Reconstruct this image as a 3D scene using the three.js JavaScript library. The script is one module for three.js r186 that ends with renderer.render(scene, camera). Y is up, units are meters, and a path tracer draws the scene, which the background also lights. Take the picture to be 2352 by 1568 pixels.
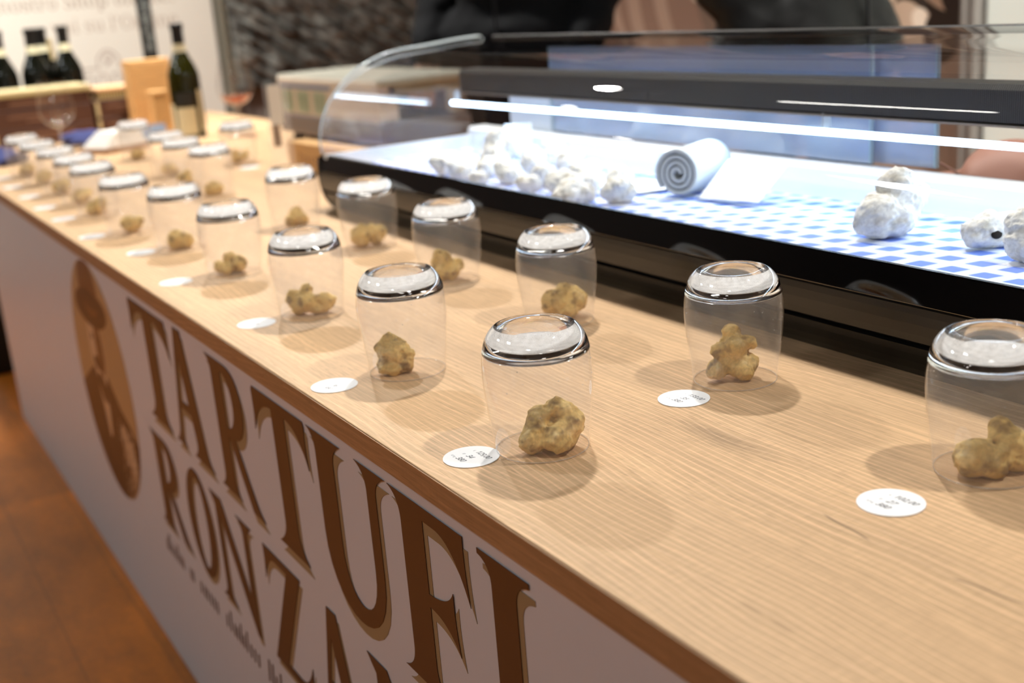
import * as THREE from 'three';
import { mergeGeometries } from 'three/addons/utils/BufferGeometryUtils.js';
import { RoundedBoxGeometry } from 'three/addons/geometries/RoundedBoxGeometry.js';
import { ImprovedNoise } from 'three/addons/math/ImprovedNoise.js';
import { RectAreaLightUniformsLib } from 'three/addons/lights/RectAreaLightUniformsLib.js';

// ------------------------------------------------------------------ camera, exposure, lights
RectAreaLightUniformsLib.init();
const scene = new THREE.Scene();
const V = (x, y, z) => new THREE.Vector3(x, y, z);
const camera = new THREE.PerspectiveCamera(31.6675, 2352 / 1568, 0.05, 40);
camera.position.set(0, 1.10686, 0.37747);
camera.up.set(-0.20254, 0.95786, -0.20367);
camera.lookAt(camera.position.clone().add(V(-0.837746, -0.277179, -0.470482)));
camera.focus = 1.045;
camera.userData.fStop = 4.3;
const renderer = new THREE.WebGLRenderer({ antialias: true });
renderer.toneMapping = THREE.LinearToneMapping;
renderer.toneMappingExposure = 0.54;
renderer.shadowMap.enabled = true;
scene.background = new THREE.Color(0.02, 0.02, 0.022);

const SPOT = 30;                     // candela of a ceiling spot lamp
const WARM = new THREE.Color(1.0, 0.965, 0.905);
const COOL = new THREE.Color(0.58, 0.78, 1.0);
function spotLight(x, y, z, I, color, tx, tz, angle = 0.75, soft = 2.75) {
  const s = new THREE.SpotLight(color, I, 0, angle, 0.6, 2);
  s.position.set(x, y, z); s.target.position.set(tx, 0.74, tz);
  s.shadow.radius = soft; s.castShadow = true; s.shadow.mapSize.set(2048, 2048); s.shadow.bias = -0.0005;
  scene.add(s, s.target);
  return s;
}
function areaLight(x, y, z, w, h, I, color, dir) {
  const a = new THREE.RectAreaLight(color, I, w, h);
  a.position.set(x, y, z); a.lookAt(x + dir[0], y + dir[1], z + dir[2]);
  scene.add(a);
  return a;
}

// ------------------------------------------------------------------ helpers
const TOP = 0.74;
const used = new Map();
function numbered(n) { const k = used.get(n) || 0; used.set(n, k + 1); return k ? `${n}_${String(k).padStart(3, '0')}` : n; }
function rng(seed) { let a = seed >>> 0; return () => { a = (a + 0x6d2b79f5) | 0; let t = Math.imul(a ^ (a >>> 15), 1 | a); t = (t + Math.imul(t ^ (t >>> 7), 61 | t)) ^ t; return ((t ^ (t >>> 14)) >>> 0) / 4294967296; }; }
const perlin = new ImprovedNoise();
const N3 = (x, y, z) => perlin.noise(x, y, z);
const fbm = (x, y, z, o = 4) => { let s = 0, a = 1, t = 0; for (let i = 0; i < o; i++) { s += a * N3(x, y, z); t += a; a *= 0.5; x = x * 2.03 + 7.1; y = y * 2.03 + 3.7; z = z * 2.03 + 1.3; } return s / t; };
const clamp = (x, a = 0, b = 1) => Math.min(b, Math.max(a, x));
const smooth = (a, b, x) => { const t = clamp((x - a) / (b - a)); return t * t * (3 - 2 * t); };
const mix = (a, b, t) => a + (b - a) * t;
function obj(name, geo, mat, parent = scene) {
  const m = new THREE.Mesh(Array.isArray(geo) ? mergeGeometries(geo.map((g) => strip(g))) : geo, mat);
  m.name = parent === scene ? numbered(name) : name; m.castShadow = m.receiveShadow = true; parent.add(m);
  return m;
}
function strip(g) { g = g.index ? g.toNonIndexed() : g.clone(); for (const k of Object.keys(g.attributes)) if (!['position', 'normal', 'uv'].includes(k)) g.deleteAttribute(k); if (!g.attributes.normal) g.computeVertexNormals(); if (!g.attributes.uv) g.setAttribute('uv', new THREE.BufferAttribute(new Float32Array(g.attributes.position.count * 2), 2)); return g; }
function tag(o, label, category, group) { o.userData.label = label; o.userData.category = category; if (group) o.userData.group = group; return o; }
function structure(o, label) { o.userData.kind = 'structure'; if (label) o.userData.label = label; return o; }
function thing(name, label, category, p = [0, 0, 0], turn = 0, group) {
  const g = new THREE.Group(); g.name = numbered(name); g.position.set(...p); g.rotation.y = turn; scene.add(g);
  return tag(g, label, category, group);
}
function copy(o, label, group) { const c = o.clone(); c.name = numbered(o.name.replace(/_\d{3}$/, '')); c.userData = { ...o.userData }; if (label) c.userData.label = label; if (group) c.userData.group = group; scene.add(c); return c; }
function std(color, rough = 0.6, extra = {}) { return new THREE.MeshPhysicalMaterial({ color, roughness: rough, ...extra }); }
const lin = (r, g, b) => new THREE.Color().setRGB(r, g, b);
const bx = (w, h, d, x = 0, y = 0, z = 0) => new THREE.BoxGeometry(w, h, d).translate(x, y, z);
const rbx = (w, h, d, r, x = 0, y = 0, z = 0) => new RoundedBoxGeometry(w, h, d, 2, r).translate(x, y, z);
const cyl = (r0, r1, h, x = 0, y = 0, z = 0, n = 32) => new THREE.CylinderGeometry(r0, r1, h, n).translate(x, y, z);
function tube(pts, r, n = 40, k = 8, closed = false) { return new THREE.TubeGeometry(new THREE.CatmullRomCurve3(pts.map((p) => V(...p)), closed, 'catmullrom', 0.5), n, r, k, closed); }
const lathe = (pts, n = 64) => new THREE.LatheGeometry(pts.map((p) => new THREE.Vector2(p[0], p[1])), n);
function boxUV(geo) {                                   // uv in metres from the face a vertex lies on
  const g = geo.index ? geo.toNonIndexed() : geo, p = g.attributes.position, n = g.attributes.normal, uv = new Float32Array(p.count * 2);
  for (let i = 0; i < p.count; i++) {
    const a = [Math.abs(n.getX(i)), Math.abs(n.getY(i)), Math.abs(n.getZ(i))];
    const [u, v] = a[1] >= a[0] && a[1] >= a[2] ? [p.getX(i), p.getZ(i)] : a[2] >= a[0] ? [p.getX(i), p.getY(i) + p.getZ(i)] : [p.getZ(i), p.getY(i)];
    uv[i * 2] = u; uv[i * 2 + 1] = v;
  }
  g.setAttribute('uv', new THREE.BufferAttribute(uv, 2));
  return g;
}
// extrude a (z, y) profile along x from x0 to x1
function extrudeX(profile, x0, x1, closed = true, uvScale = 1) {
  const pos = [], uv = [], idx = [], n = profile.length, m = closed ? n : n - 1;
  let s = 0;
  for (let i = 0; i < m; i++) {
    const a = profile[i], b = profile[(i + 1) % n], l = Math.hypot(b[0] - a[0], b[1] - a[1]), k = pos.length / 3;
    pos.push(x0, a[1], a[0], x1, a[1], a[0], x1, b[1], b[0], x0, b[1], b[0]);
    uv.push(x0 * uvScale, s * uvScale, x1 * uvScale, s * uvScale, x1 * uvScale, (s + l) * uvScale, x0 * uvScale, (s + l) * uvScale);
    idx.push(k, k + 1, k + 2, k, k + 2, k + 3); s += l;
  }
  const g = new THREE.BufferGeometry();
  g.setAttribute('position', new THREE.Float32BufferAttribute(pos, 3)); g.setAttribute('uv', new THREE.Float32BufferAttribute(uv, 2)); g.setIndex(idx); g.computeVertexNormals();
  return g;
}
function sheetX(profile, x0, x1, segX = 1) {             // smooth open sheet along x
  const pos = [], uv = [], idx = [], n = profile.length; let s = 0;
  for (let i = 0; i < n; i++) {
    if (i) s += Math.hypot(profile[i][0] - profile[i - 1][0], profile[i][1] - profile[i - 1][1]);
    for (let j = 0; j <= segX; j++) { const x = mix(x0, x1, j / segX); pos.push(x, profile[i][1], profile[i][0]); uv.push(x, s); }
  }
  for (let i = 0; i < n - 1; i++) for (let j = 0; j < segX; j++) { const a = i * (segX + 1) + j, b = a + segX + 1; idx.push(a, a + 1, b + 1, a, b + 1, b); }
  const g = new THREE.BufferGeometry();
  g.setAttribute('position', new THREE.Float32BufferAttribute(pos, 3)); g.setAttribute('uv', new THREE.Float32BufferAttribute(uv, 2)); g.setIndex(idx); g.computeVertexNormals();
  return g;
}
function platX(profile, x, t) {                           // a flat plate of thickness t with a (z, y) outline, its near face at x
  const sh = new THREE.Shape(profile.map(([z, y]) => new THREE.Vector2(-z, y)));
  return new THREE.ExtrudeGeometry(sh, { depth: t, bevelEnabled: false }).rotateY(Math.PI / 2).translate(x - t, 0, 0);
}
// surface nets over a signed distance function
function surface(sdf, lo, hi, cell, colour) {
  const n = [0, 1, 2].map((i) => Math.ceil((hi[i] - lo[i]) / cell) + 1), [nx, ny, nz] = n, f = new Float32Array(nx * ny * nz);
  for (let k = 0, q = 0; k < nz; k++) for (let j = 0; j < ny; j++) for (let i = 0; i < nx; i++, q++) f[q] = sdf(lo[0] + i * cell, lo[1] + j * cell, lo[2] + k * cell);
  const at = new Int32Array(nx * ny * nz).fill(-1), pos = [], idx = [], S = [1, nx, nx * ny];
  for (let k = 0; k < nz - 1; k++) for (let j = 0; j < ny - 1; j++) for (let i = 0; i < nx - 1; i++) {
    const q = i + j * nx + k * nx * ny; let inside = 0, c = 0, sx = 0, sy = 0, sz = 0;
    for (let e = 0; e < 8; e++) if (f[q + (e & 1) + (e >> 1 & 1) * nx + (e >> 2) * nx * ny] < 0) inside++;
    if (!inside || inside === 8) continue;
    for (let a = 0; a < 3; a++) for (let e = 0; e < 4; e++) {
      const o = [0, 0, 0], b = (a + 1) % 3, d = (a + 2) % 3; o[b] = e & 1; o[d] = e >> 1;
      const p = q + o[0] + o[1] * nx + o[2] * nx * ny, f0 = f[p], f1 = f[p + S[a]];
      if ((f0 < 0) === (f1 < 0)) continue;
      o[a] = f0 / (f0 - f1); sx += o[0]; sy += o[1]; sz += o[2]; c++;
    }
    at[q] = pos.length / 3; pos.push(lo[0] + (i + sx / c) * cell, lo[1] + (j + sy / c) * cell, lo[2] + (k + sz / c) * cell);
  }
  for (let k = 1; k < nz - 1; k++) for (let j = 1; j < ny - 1; j++) for (let i = 1; i < nx - 1; i++) {
    const q = i + j * nx + k * nx * ny;
    for (let a = 0; a < 3; a++) {
      const f0 = f[q], f1 = f[q + S[a]]; if ((f0 < 0) === (f1 < 0)) continue;
      const b = S[(a + 1) % 3], d = S[(a + 2) % 3], v = [at[q - b - d], at[q - d], at[q], at[q - b]];
      if (v.some((t) => t < 0)) continue;
      if (f0 < 0) idx.push(v[0], v[1], v[2], v[0], v[2], v[3]); else idx.push(v[0], v[2], v[1], v[0], v[3], v[2]);
    }
  }
  const g = new THREE.BufferGeometry();
  g.setAttribute('position', new THREE.Float32BufferAttribute(pos, 3)); g.setIndex(idx); g.computeVertexNormals();
  if (colour) { const c = new Float32Array(pos.length); for (let i = 0; i < pos.length; i += 3) c.set(colour(pos[i], pos[i + 1], pos[i + 2]), i); g.setAttribute('color', new THREE.BufferAttribute(c, 3)); }
  return g;
}
const smin = (a, b, k) => { const h = Math.max(k - Math.abs(a - b), 0) / k; return Math.min(a, b) - h * h * k * 0.25; };
function capsule(p, q, r0, r1) {
  const d = [q[0] - p[0], q[1] - p[1], q[2] - p[2]], L = d[0] * d[0] + d[1] * d[1] + d[2] * d[2] || 1e-9;
  return (x, y, z) => { const t = clamp(((x - p[0]) * d[0] + (y - p[1]) * d[1] + (z - p[2]) * d[2]) / L); return Math.hypot(x - p[0] - d[0] * t, y - p[1] - d[1] * t, z - p[2] - d[2] * t) - mix(r0, r1, t); };
}
function dataTex(w, h, fn, srgb = true, repeat) {
  const d = new Uint8Array(w * h * 4);
  for (let j = 0, o = 0; j < h; j++) for (let i = 0; i < w; i++, o += 4) { const c = fn(i / w, j / h, i, j); d[o] = clamp(c[0], 0, 255); d[o + 1] = clamp(c[1], 0, 255); d[o + 2] = clamp(c[2], 0, 255); d[o + 3] = 255; }
  const t = new THREE.DataTexture(d, w, h); t.magFilter = THREE.LinearFilter; t.minFilter = THREE.LinearMipmapLinearFilter; t.generateMipmaps = true;
  t.wrapS = t.wrapT = THREE.RepeatWrapping; if (srgb) t.colorSpace = THREE.SRGBColorSpace; if (repeat) t.repeat.set(...repeat); t.needsUpdate = true;
  return t;
}
function canvasTex(w, h, draw) {
  const c = document.createElement('canvas'); c.width = w; c.height = h; draw(c.getContext('2d'), w, h);
  const t = new THREE.CanvasTexture(c); t.colorSpace = THREE.SRGBColorSpace; t.anisotropy = 8; return t;
}

// ------------------------------------------------------------------ materials of the large surfaces
const OAK_X = 1.4, OAK_Z = 0.56;
function oak(u, v) {
  const x = u * OAK_X, z = v * OAK_Z;
  const kx = (x - 0.238) / 0.05, kz = (z - 0.169) / 0.013, kn = Math.exp(-(kx * kx + kz * kz));
  const w = 0.066 * fbm(x * 1.25, z * 3.4, 1.7, 3) + 0.007 * fbm(x * 5, z * 12, 5.1, 3) + 0.012 * kn;
  const t = (z + w + 0.015 * Math.sin(x * 2.6 + 0.6)) / 0.0074, fr = t - Math.floor(t);
  const strength = 0.35 + 0.65 * smooth(-0.25, 0.3, fbm(x * 1.1 + 9, z * 5, 8.2, 2));
  const light = smooth(0.30, 0.46, fr) * (1 - smooth(0.46, 0.74, fr)) * strength;
  const streak = fbm(x * 3.2, z * 210, 2.2, 3), fine = N3(x * 22, z * 900, 4.4);
  const pore = smooth(0.22, 0.5, N3(x * 46, z * 1500, 7.7)) * smooth(-0.35, 0.3, streak + 0.25 * N3(x * 3, z * 30, 3));
  const cross = N3(x * 700, z * 55, 1.1) * strength;
  const broad = fbm(x * 0.9 + 3, z * 6.5, 6.6, 3);
  let l = 1 + 0.12 * light + 0.125 * streak + 0.06 * fine - 0.17 * pore + 0.05 * cross + 0.2 * broad - 0.16 * kn - 0.35 * Math.exp(-(((z - 0.124 - 0.12 * (x - 0.057) - 0.0005 * Math.sin(x * 160)) / 0.0008) ** 2)) * smooth(0.03, 0.04, x) * smooth(0.085, 0.075, x);
  const warm = 0.5 + 0.5 * broad;
  return [203 * l + 4 * warm, 169 * l - 1 * warm + 1.5 * light, 133 * l - 10 * warm + 6 * light];
}
const oakTex = dataTex(2048, 2048, oak);
oakTex.wrapS = oakTex.wrapT = THREE.MirroredRepeatWrapping; oakTex.repeat.set(1 / OAK_X, 1 / OAK_Z); oakTex.offset.set(0.35, 0.1); oakTex.anisotropy = 8;
const oakMat = std(0xffffff, 0.56, { map: oakTex, bumpMap: oakTex, bumpScale: 0.00018, specularIntensity: 0.6 });

const floorTex = dataTex(1024, 1024, (u, v) => {
  const x = u * 3, z = v * 3, b = fbm(x * 2.2, z * 2.2, 0.5, 4), s = fbm(x * 9, z * 30, 2.5, 3), g = N3(x * 90, z * 90, 1.5), p = Math.abs(((z / 0.14) % 1) - 0.5) > 0.485 ? 0.82 : 1;
  const l = (1 + 0.30 * b + 0.14 * s + 0.06 * g) * p; return [192 * l, 110 * l, 26 * l];
}, true, [1 / 3, 1 / 3]);
const floorMat = std(0xffffff, 0.5, { map: floorTex });
const creamWall = std(0xcfc6b6, 0.85), darkCeil = std(0x2b2b2c, 0.9), greyBase = std(0x6d645e, 0.8);

// ------------------------------------------------------------------ the hall
const hall = { x0: -5.8, x1: 3.4, z0: -2.6, z1: 5.2, h: 3.4 };
structure(obj('floor', boxUV(bx(hall.x1 - hall.x0 + 0.2, 0.1, hall.z1 - hall.z0 + 0.2, (hall.x0 + hall.x1) / 2, -0.05, (hall.z0 + hall.z1) / 2)), floorMat), 'orange brown mottled floor of the hall');
structure(obj('ceiling', bx(hall.x1 - hall.x0 + 0.2, 0.1, hall.z1 - hall.z0 + 0.2, (hall.x0 + hall.x1) / 2, hall.h + 0.05, (hall.z0 + hall.z1) / 2), darkCeil), 'dark grey ceiling of the hall');
structure(obj('wall_left', bx(0.1, hall.h, hall.z1 - hall.z0 + 0.2, hall.x0 - 0.05, hall.h / 2, (hall.z0 + hall.z1) / 2), greyBase), 'grey wall at the far end of the counter');
structure(obj('wall_back', bx(hall.x1 - hall.x0 + 0.2, hall.h, 0.1, (hall.x0 + hall.x1) / 2, hall.h / 2, hall.z0 - 0.05), creamWall), 'cream stand wall behind the staff');
structure(obj('wall_right', bx(0.1, hall.h, hall.z1 - hall.z0 + 0.2, hall.x1 + 0.05, hall.h / 2, (hall.z0 + hall.z1) / 2), creamWall), 'plain wall at the near end of the hall');
structure(obj('wall_front', bx(hall.x1 - hall.x0 + 0.2, hall.h, 0.1, (hall.x0 + hall.x1) / 2, hall.h / 2, hall.z1 + 0.05), greyBase), 'grey wall across the aisle');

// ------------------------------------------------------------------ lamps
function spotLamp(x, y, z, I, label, tx, tz, angle = 1.15, seen = 1) {
  const t = thing('spot_lamp', label, 'spotlight', [x, y, z], 0, 'ceiling spot lamps');
  const body = std(0x1b1b1c, 0.5);
  obj('lamp_housing', [lathe([[0.0, 0.16], [0.04, 0.158], [0.052, 0.145], [0.056, 0.02], [0.06, 0], [0.057, -0.001], [0.054, 0.012], [0.0, 0.014]], 40)], body, t);
  obj('lamp_stem', cyl(0.012, 0.012, hall.h - y - 0.15, 0, (hall.h - y + 0.15) / 2 + 0.003, 0, 12), body, t);
  obj('lamp_glass', cyl(0.05, 0.05, 0.004, 0, 0.006, 0, 40), std(0xffffff, 0.4, { emissive: WARM, emissiveIntensity: 40 * seen }), t);
  spotLight(x, y - 0.006, z, I, WARM, tx, tz, angle, 2.75);
}
spotLamp(-1.9, 2.79, -0.92, SPOT, 'round ceiling spot lamp above the middle of the display case', -1.2, -0.2);
spotLamp(-3.9, 2.79, -0.85, SPOT * 1.6, 'round ceiling spot lamp above the far wine bottles', -3.4, -0.3);
spotLamp(0.1, 2.79, -0.92, SPOT * 0.62, 'round ceiling spot lamp above the near end of the display case', -0.5, -0.3);
spotLamp(-4.2, 2.79, -0.13, SPOT * 1.3, 'round ceiling spot lamp over the far counter end, nearer the aisle', -5.8, -0.8);
{
  const t = thing('linear_lamp', 'long slim linear ceiling lamp hung above the display case', 'lamp', [-2.49, 2.75, -0.7]);
  obj('lamp_housing', rbx(0.84, 0.04, 0.06, 0.008, 0, 0.024, 0), std(0x2a2a2b, 0.5), t);
  obj('lamp_diffuser', bx(0.8, 0.008, 0.035, 0, 0, 0), std(0xffffff, 0.5, { emissive: new THREE.Color(1, 0.97, 0.9), emissiveIntensity: 14 }), t);
  for (const s of [-1, 1]) obj('lamp_wire', cyl(0.002, 0.002, hall.h - 2.79, s * 0.35, (hall.h - 2.75 + 0.04) / 2, 0, 8), std(0x222222, 0.5), t);
  areaLight(-2.49, 2.744, -0.7, 0.8, 0.035, 14, new THREE.Color(1, 0.97, 0.9), [0, -1, 0]);
}
spotLamp(0.6, 2.9, -1.7, SPOT * 9, 'added unseen spot over the staff aisle that brightens the pale panel', -1.85, -2.75, 0.42);  // invented spot, put in to brighten the pale panel and back wall
spotLamp(-4.5, 2.85, 0.95, SPOT * 2.6, 'added unseen spot that brightens the cream poster', -6.3, -0.85, 0.42);  // extra spot added only to lift the poster brightness
for (const [x, z, w, l] of [[-1.75, 2.6, 1, 'middle'], [-4.2, 2.6, 1.3, 'far'], [1.6, 2.6, 0.7, 'near']]) {  // fill panels added as ambient light for the counter front and floor
  const t = thing('added_fill_panel', `added square fill light panel over the ${l} part of the visitors aisle`, 'lamp', [x, hall.h - 0.03, z], 0, 'added fill light panels over the visitors aisle');
  obj('fill_panel_frame', [bx(0.64, 0.04, 0.03, 0, 0, 0.305), bx(0.64, 0.04, 0.03, 0, 0, -0.305), bx(0.03, 0.04, 0.58, 0.305, 0, 0), bx(0.03, 0.04, 0.58, -0.305, 0, 0)], std(0x3a3a3a, 0.6), t);
  obj('lamp_diffuser', bx(0.58, 0.01, 0.58, 0, -0.005, 0), std(0xffffff, 0.6, { emissive: new THREE.Color(0.9, 0.97, 1), emissiveIntensity: 25 * w }), t);
  areaLight(x, hall.h - 0.05, z, 0.58, 0.58, 25 * w, new THREE.Color(0.9, 0.97, 1), [0, -1, 0]);
}

// ------------------------------------------------------------------ counter
const edgeOak = std(0xffffff, 0.5, { map: oakTex }); edgeOak.color.setRGB(0.62, 0.52, 0.42);
const SEAM = -2.265, SLAB = 0.025;
function slab(x0, x1, label) {
  const g = boxUV(rbx(x1 - x0, SLAB, 1.06, 0.0014, (x0 + x1) / 2, TOP - SLAB / 2, -0.53));
  const m = tag(obj('countertop', g, oakMat), label, 'countertop');
  obj('edge_band', boxUV(rbx(x1 - x0, SLAB - 0.0016, 0.0012, 0.0004, (x0 + x1) / 2, TOP - SLAB / 2 - 0.0006, 0.0003)), edgeOak, m);
  return m;
}
slab(SEAM + 0.0015, 0.6, 'near oak countertop slab under the display case and nearest tumblers');
slab(-4.95, SEAM - 0.0015, 'far oak countertop slab under the bottles, boxes and scale');
const white = std(0xc9ccd1, 0.42), whiteMatt = std(0xd8d5d0, 0.6), black = std(0x0b0b0c, 0.45);
const vinylBrown = std(0x4a2c18, 0.45), vinylTan = std(0x93805f, 0.5);
{
  const t = thing('counter', 'white counter front with brown lettering and a round emblem', 'counter', [0, 0, 0]);
  obj('front_panel', rbx(0.5 + 3.73, TOP - SLAB, 0.018, 0.002, (0.5 - 3.73) / 2, (TOP - SLAB) / 2, -0.026), white, t);
  obj('carcass', [bx(4.2, 0.66, 0.6, -1.62, 0.35, -0.37), bx(0.02, 0.715, 0.9, -3.72, 0.3575, -0.485)], whiteMatt, t);
  // lettering cut from thin vinyl
  const Z0 = -0.017;
  const P = (fn) => { const s = new THREE.Shape(); fn(s); return s; };
  const ring = (s, pts) => { const h = new THREE.Path(); pts(h); s.holes.push(h); return s; };
  const L = {
    T: () => [P((s) => { s.moveTo(0, 1); s.lineTo(1, 1); s.lineTo(1.02, 0.97); s.quadraticCurveTo(1.0, 0.84, 1.03, 0.70); s.quadraticCurveTo(0.9, 0.93, 0.64, 0.93); s.lineTo(0.64, 0.2); s.quadraticCurveTo(0.64, 0.07, 0.8, 0); s.lineTo(0.2, 0); s.quadraticCurveTo(0.38, 0.07, 0.38, 0.2); s.lineTo(0.38, 0.93); s.quadraticCurveTo(0.1, 0.93, -0.03, 0.70); s.quadraticCurveTo(0.0, 0.84, -0.02, 0.97); })],
    A: () => [ring(P((s) => { s.moveTo(0.36, 1.02); s.lineTo(0.56, 1.02); s.lineTo(0.86, 0.16); s.quadraticCurveTo(0.9, 0.04, 1.04, 0); s.lineTo(0.48, 0); s.quadraticCurveTo(0.62, 0.05, 0.6, 0.14); s.lineTo(0.54, 0.34); s.lineTo(0.24, 0.34); s.lineTo(0.17, 0.12); s.quadraticCurveTo(0.15, 0.03, 0.28, 0); s.lineTo(-0.06, 0); s.quadraticCurveTo(0.06, 0.04, 0.1, 0.14); }), (h) => { h.moveTo(0.26, 0.41); h.lineTo(0.39, 0.78); h.lineTo(0.51, 0.41); })],
    R: () => [ring(P((s) => { s.moveTo(-0.04, 1); s.lineTo(0.5, 1); s.bezierCurveTo(0.98, 1, 0.98, 0.5, 0.56, 0.47); s.lineTo(0.92, 0.1); s.quadraticCurveTo(1.0, 0.03, 1.1, 0); s.lineTo(0.8, 0); s.lineTo(0.38, 0.46); s.lineTo(0.38, 0.14); s.quadraticCurveTo(0.38, 0.04, 0.52, 0); s.lineTo(-0.04, 0); s.quadraticCurveTo(0.1, 0.04, 0.1, 0.14); s.lineTo(0.1, 0.87); s.quadraticCurveTo(0.1, 0.97, -0.04, 1); }), (h) => { h.moveTo(0.38, 0.93); h.lineTo(0.38, 0.53); h.bezierCurveTo(0.68, 0.5, 0.7, 0.93, 0.38, 0.93); })],
    U: () => [P((s) => { s.moveTo(-0.06, 1); s.lineTo(0.46, 1); s.quadraticCurveTo(0.33, 0.96, 0.33, 0.86); s.lineTo(0.33, 0.4); s.bezierCurveTo(0.33, 0.0, 0.8, 0.0, 0.8, 0.4); s.lineTo(0.8, 0.86); s.quadraticCurveTo(0.8, 0.97, 0.66, 1); s.lineTo(1.06, 1); s.quadraticCurveTo(0.92, 0.96, 0.92, 0.86); s.lineTo(0.92, 0.4); s.bezierCurveTo(0.92, -0.16, 0.06, -0.16, 0.06, 0.4); s.lineTo(0.06, 0.86); s.quadraticCurveTo(0.06, 0.97, -0.06, 1); })],
    F: () => [P((s) => { s.moveTo(-0.08, 1); s.lineTo(1, 1); s.quadraticCurveTo(0.99, 0.84, 1.04, 0.66); s.quadraticCurveTo(0.86, 0.93, 0.6, 0.93); s.lineTo(0.44, 0.93); s.lineTo(0.44, 0.55); s.quadraticCurveTo(0.72, 0.56, 0.8, 0.66); s.quadraticCurveTo(0.79, 0.5, 0.84, 0.34); s.quadraticCurveTo(0.7, 0.48, 0.44, 0.48); s.lineTo(0.44, 0.16); s.quadraticCurveTo(0.44, 0.04, 0.6, 0); s.lineTo(-0.08, 0); s.quadraticCurveTo(0.1, 0.04, 0.1, 0.16); s.lineTo(0.1, 0.84); s.quadraticCurveTo(0.1, 0.97, -0.08, 1); })],
    I: () => [P((s) => { s.moveTo(0, 1); s.lineTo(1, 1); s.lineTo(1, 0.975); s.quadraticCurveTo(0.74, 0.955, 0.74, 0.85); s.lineTo(0.74, 0.15); s.quadraticCurveTo(0.74, 0.04, 1, 0.02); s.lineTo(1, 0); s.lineTo(0, 0); s.lineTo(0, 0.02); s.quadraticCurveTo(0.26, 0.04, 0.26, 0.15); s.lineTo(0.26, 0.85); s.quadraticCurveTo(0.26, 0.96, 0, 0.975); })],
    O: () => [ring(P((s) => { s.absellipse(0.5, 0.5, 0.52, 0.53, 0, Math.PI * 2); }), (h) => { h.absellipse(0.5, 0.5, 0.26, 0.45, 0, Math.PI * 2); })],
    N: () => [P((s) => { s.moveTo(-0.1, 1); s.lineTo(0.24, 1); s.lineTo(0.8, 0.3); s.lineTo(0.8, 0.86); s.quadraticCurveTo(0.8, 0.97, 0.64, 1); s.lineTo(1.06, 1); s.quadraticCurveTo(0.92, 0.96, 0.92, 0.86); s.lineTo(0.92, -0.03); s.lineTo(0.84, -0.03); s.lineTo(0.16, 0.82); s.lineTo(0.16, 0.14); s.quadraticCurveTo(0.16, 0.04, 0.32, 0); s.lineTo(-0.1, 0); s.quadraticCurveTo(0.04, 0.04, 0.04, 0.14); s.lineTo(0.04, 0.9); })],
    Z: () => [P((s) => { s.moveTo(0.04, 1); s.lineTo(1, 1); s.lineTo(0.36, 0.07); s.lineTo(0.66, 0.07); s.quadraticCurveTo(0.9, 0.07, 1.04, 0.3); s.quadraticCurveTo(1.0, 0.12, 1.02, 0); s.lineTo(0, 0); s.lineTo(0.64, 0.93); s.lineTo(0.36, 0.93); s.quadraticCurveTo(0.14, 0.93, 0.02, 0.7); s.quadraticCurveTo(0.06, 0.88, 0.04, 1); })],
  };
  const put = (ch, x0, x1, y0, y1, dx = 0.0075, dy = -0.011) => {
    const shapes = L[ch]();
    for (const [nm, mt, z, ox, oy] of [['letter_shadow', vinylTan, Z0 + 0.0002, dx, dy], ['letter', vinylBrown, Z0 + 0.0009, 0, 0]]) {
      const g = new THREE.ExtrudeGeometry(shapes, { depth: 0.0006, bevelEnabled: false, curveSegments: 14 });
      g.scale(x1 - x0, y1 - y0, 1); g.translate(x0 + ox, y0 + oy, z - 0.0003);
      obj(nm, g, mt, t);
    }
  };
  for (const [ch, a, b] of [['T', -1.95, -1.735], ['A', -1.745, -1.57], ['R', -1.525, -1.37], ['T', -1.338, -1.172], ['U', -1.15, -0.972], ['F', -0.945, -0.81], ['I', -0.785, -0.705]]) put(ch, a, b, 0.5, 0.686);
  for (const [ch, a, b] of [['R', -1.945, -1.79], ['O', -1.755, -1.625], ['N', -1.6, -1.44], ['Z', -1.392, -1.255], ['A', -1.22, -1.085], ['N', -1.045, -0.9]]) put(ch, a, b, 0.3, 0.464, 0.006, -0.008);
  // third line: small italic lettering, too blurred in the photograph to read
  const r = rng(5), marks = [];
  for (let x = -1.965; x < -1.0; x += 0.013 + r() * 0.006) {
    if (r() < 0.13) { x += 0.012; continue; }
    const h = r() < 0.25 ? 0.036 : 0.022, s = new THREE.Shape();
    s.moveTo(x, 0.236); s.lineTo(x + 0.005, 0.236); s.lineTo(x + 0.005 + h * 0.25, 0.236 + h); s.lineTo(x + h * 0.25, 0.236 + h);
    marks.push(new THREE.ExtrudeGeometry(s, { depth: 0.0006, bevelEnabled: false }).translate(0, 0, Z0 + 0.0003));
  }
  obj('small_lettering', marks, vinylBrown, t).userData.kind = 'stuff';
  // emblem: a man in a hat with a dog before him
  const emblem = canvasTex(768, 768, (c, w) => {
    const k = w / 100; c.fillStyle = '#a98a62'; c.fillRect(0, 0, w, w);
    const poly = (col, pts) => { c.fillStyle = col; c.beginPath(); pts.forEach(([x, y], i) => i ? c.lineTo(x * k, y * k) : c.moveTo(x * k, y * k)); c.closePath(); c.fill(); };
    const ell = (col, x, y, a, b, rot = 0) => { c.fillStyle = col; c.beginPath(); c.ellipse(x * k, y * k, a * k, b * k, rot, 0, Math.PI * 2); c.fill(); };
    const D = '#4b2a17', M = '#6d4526', T = '#c3a684';
    poly(D, [[0, 62], [22, 52], [34, 47], [60, 47], [74, 56], [88, 60], [100, 66], [100, 100], [0, 100]]);
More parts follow.
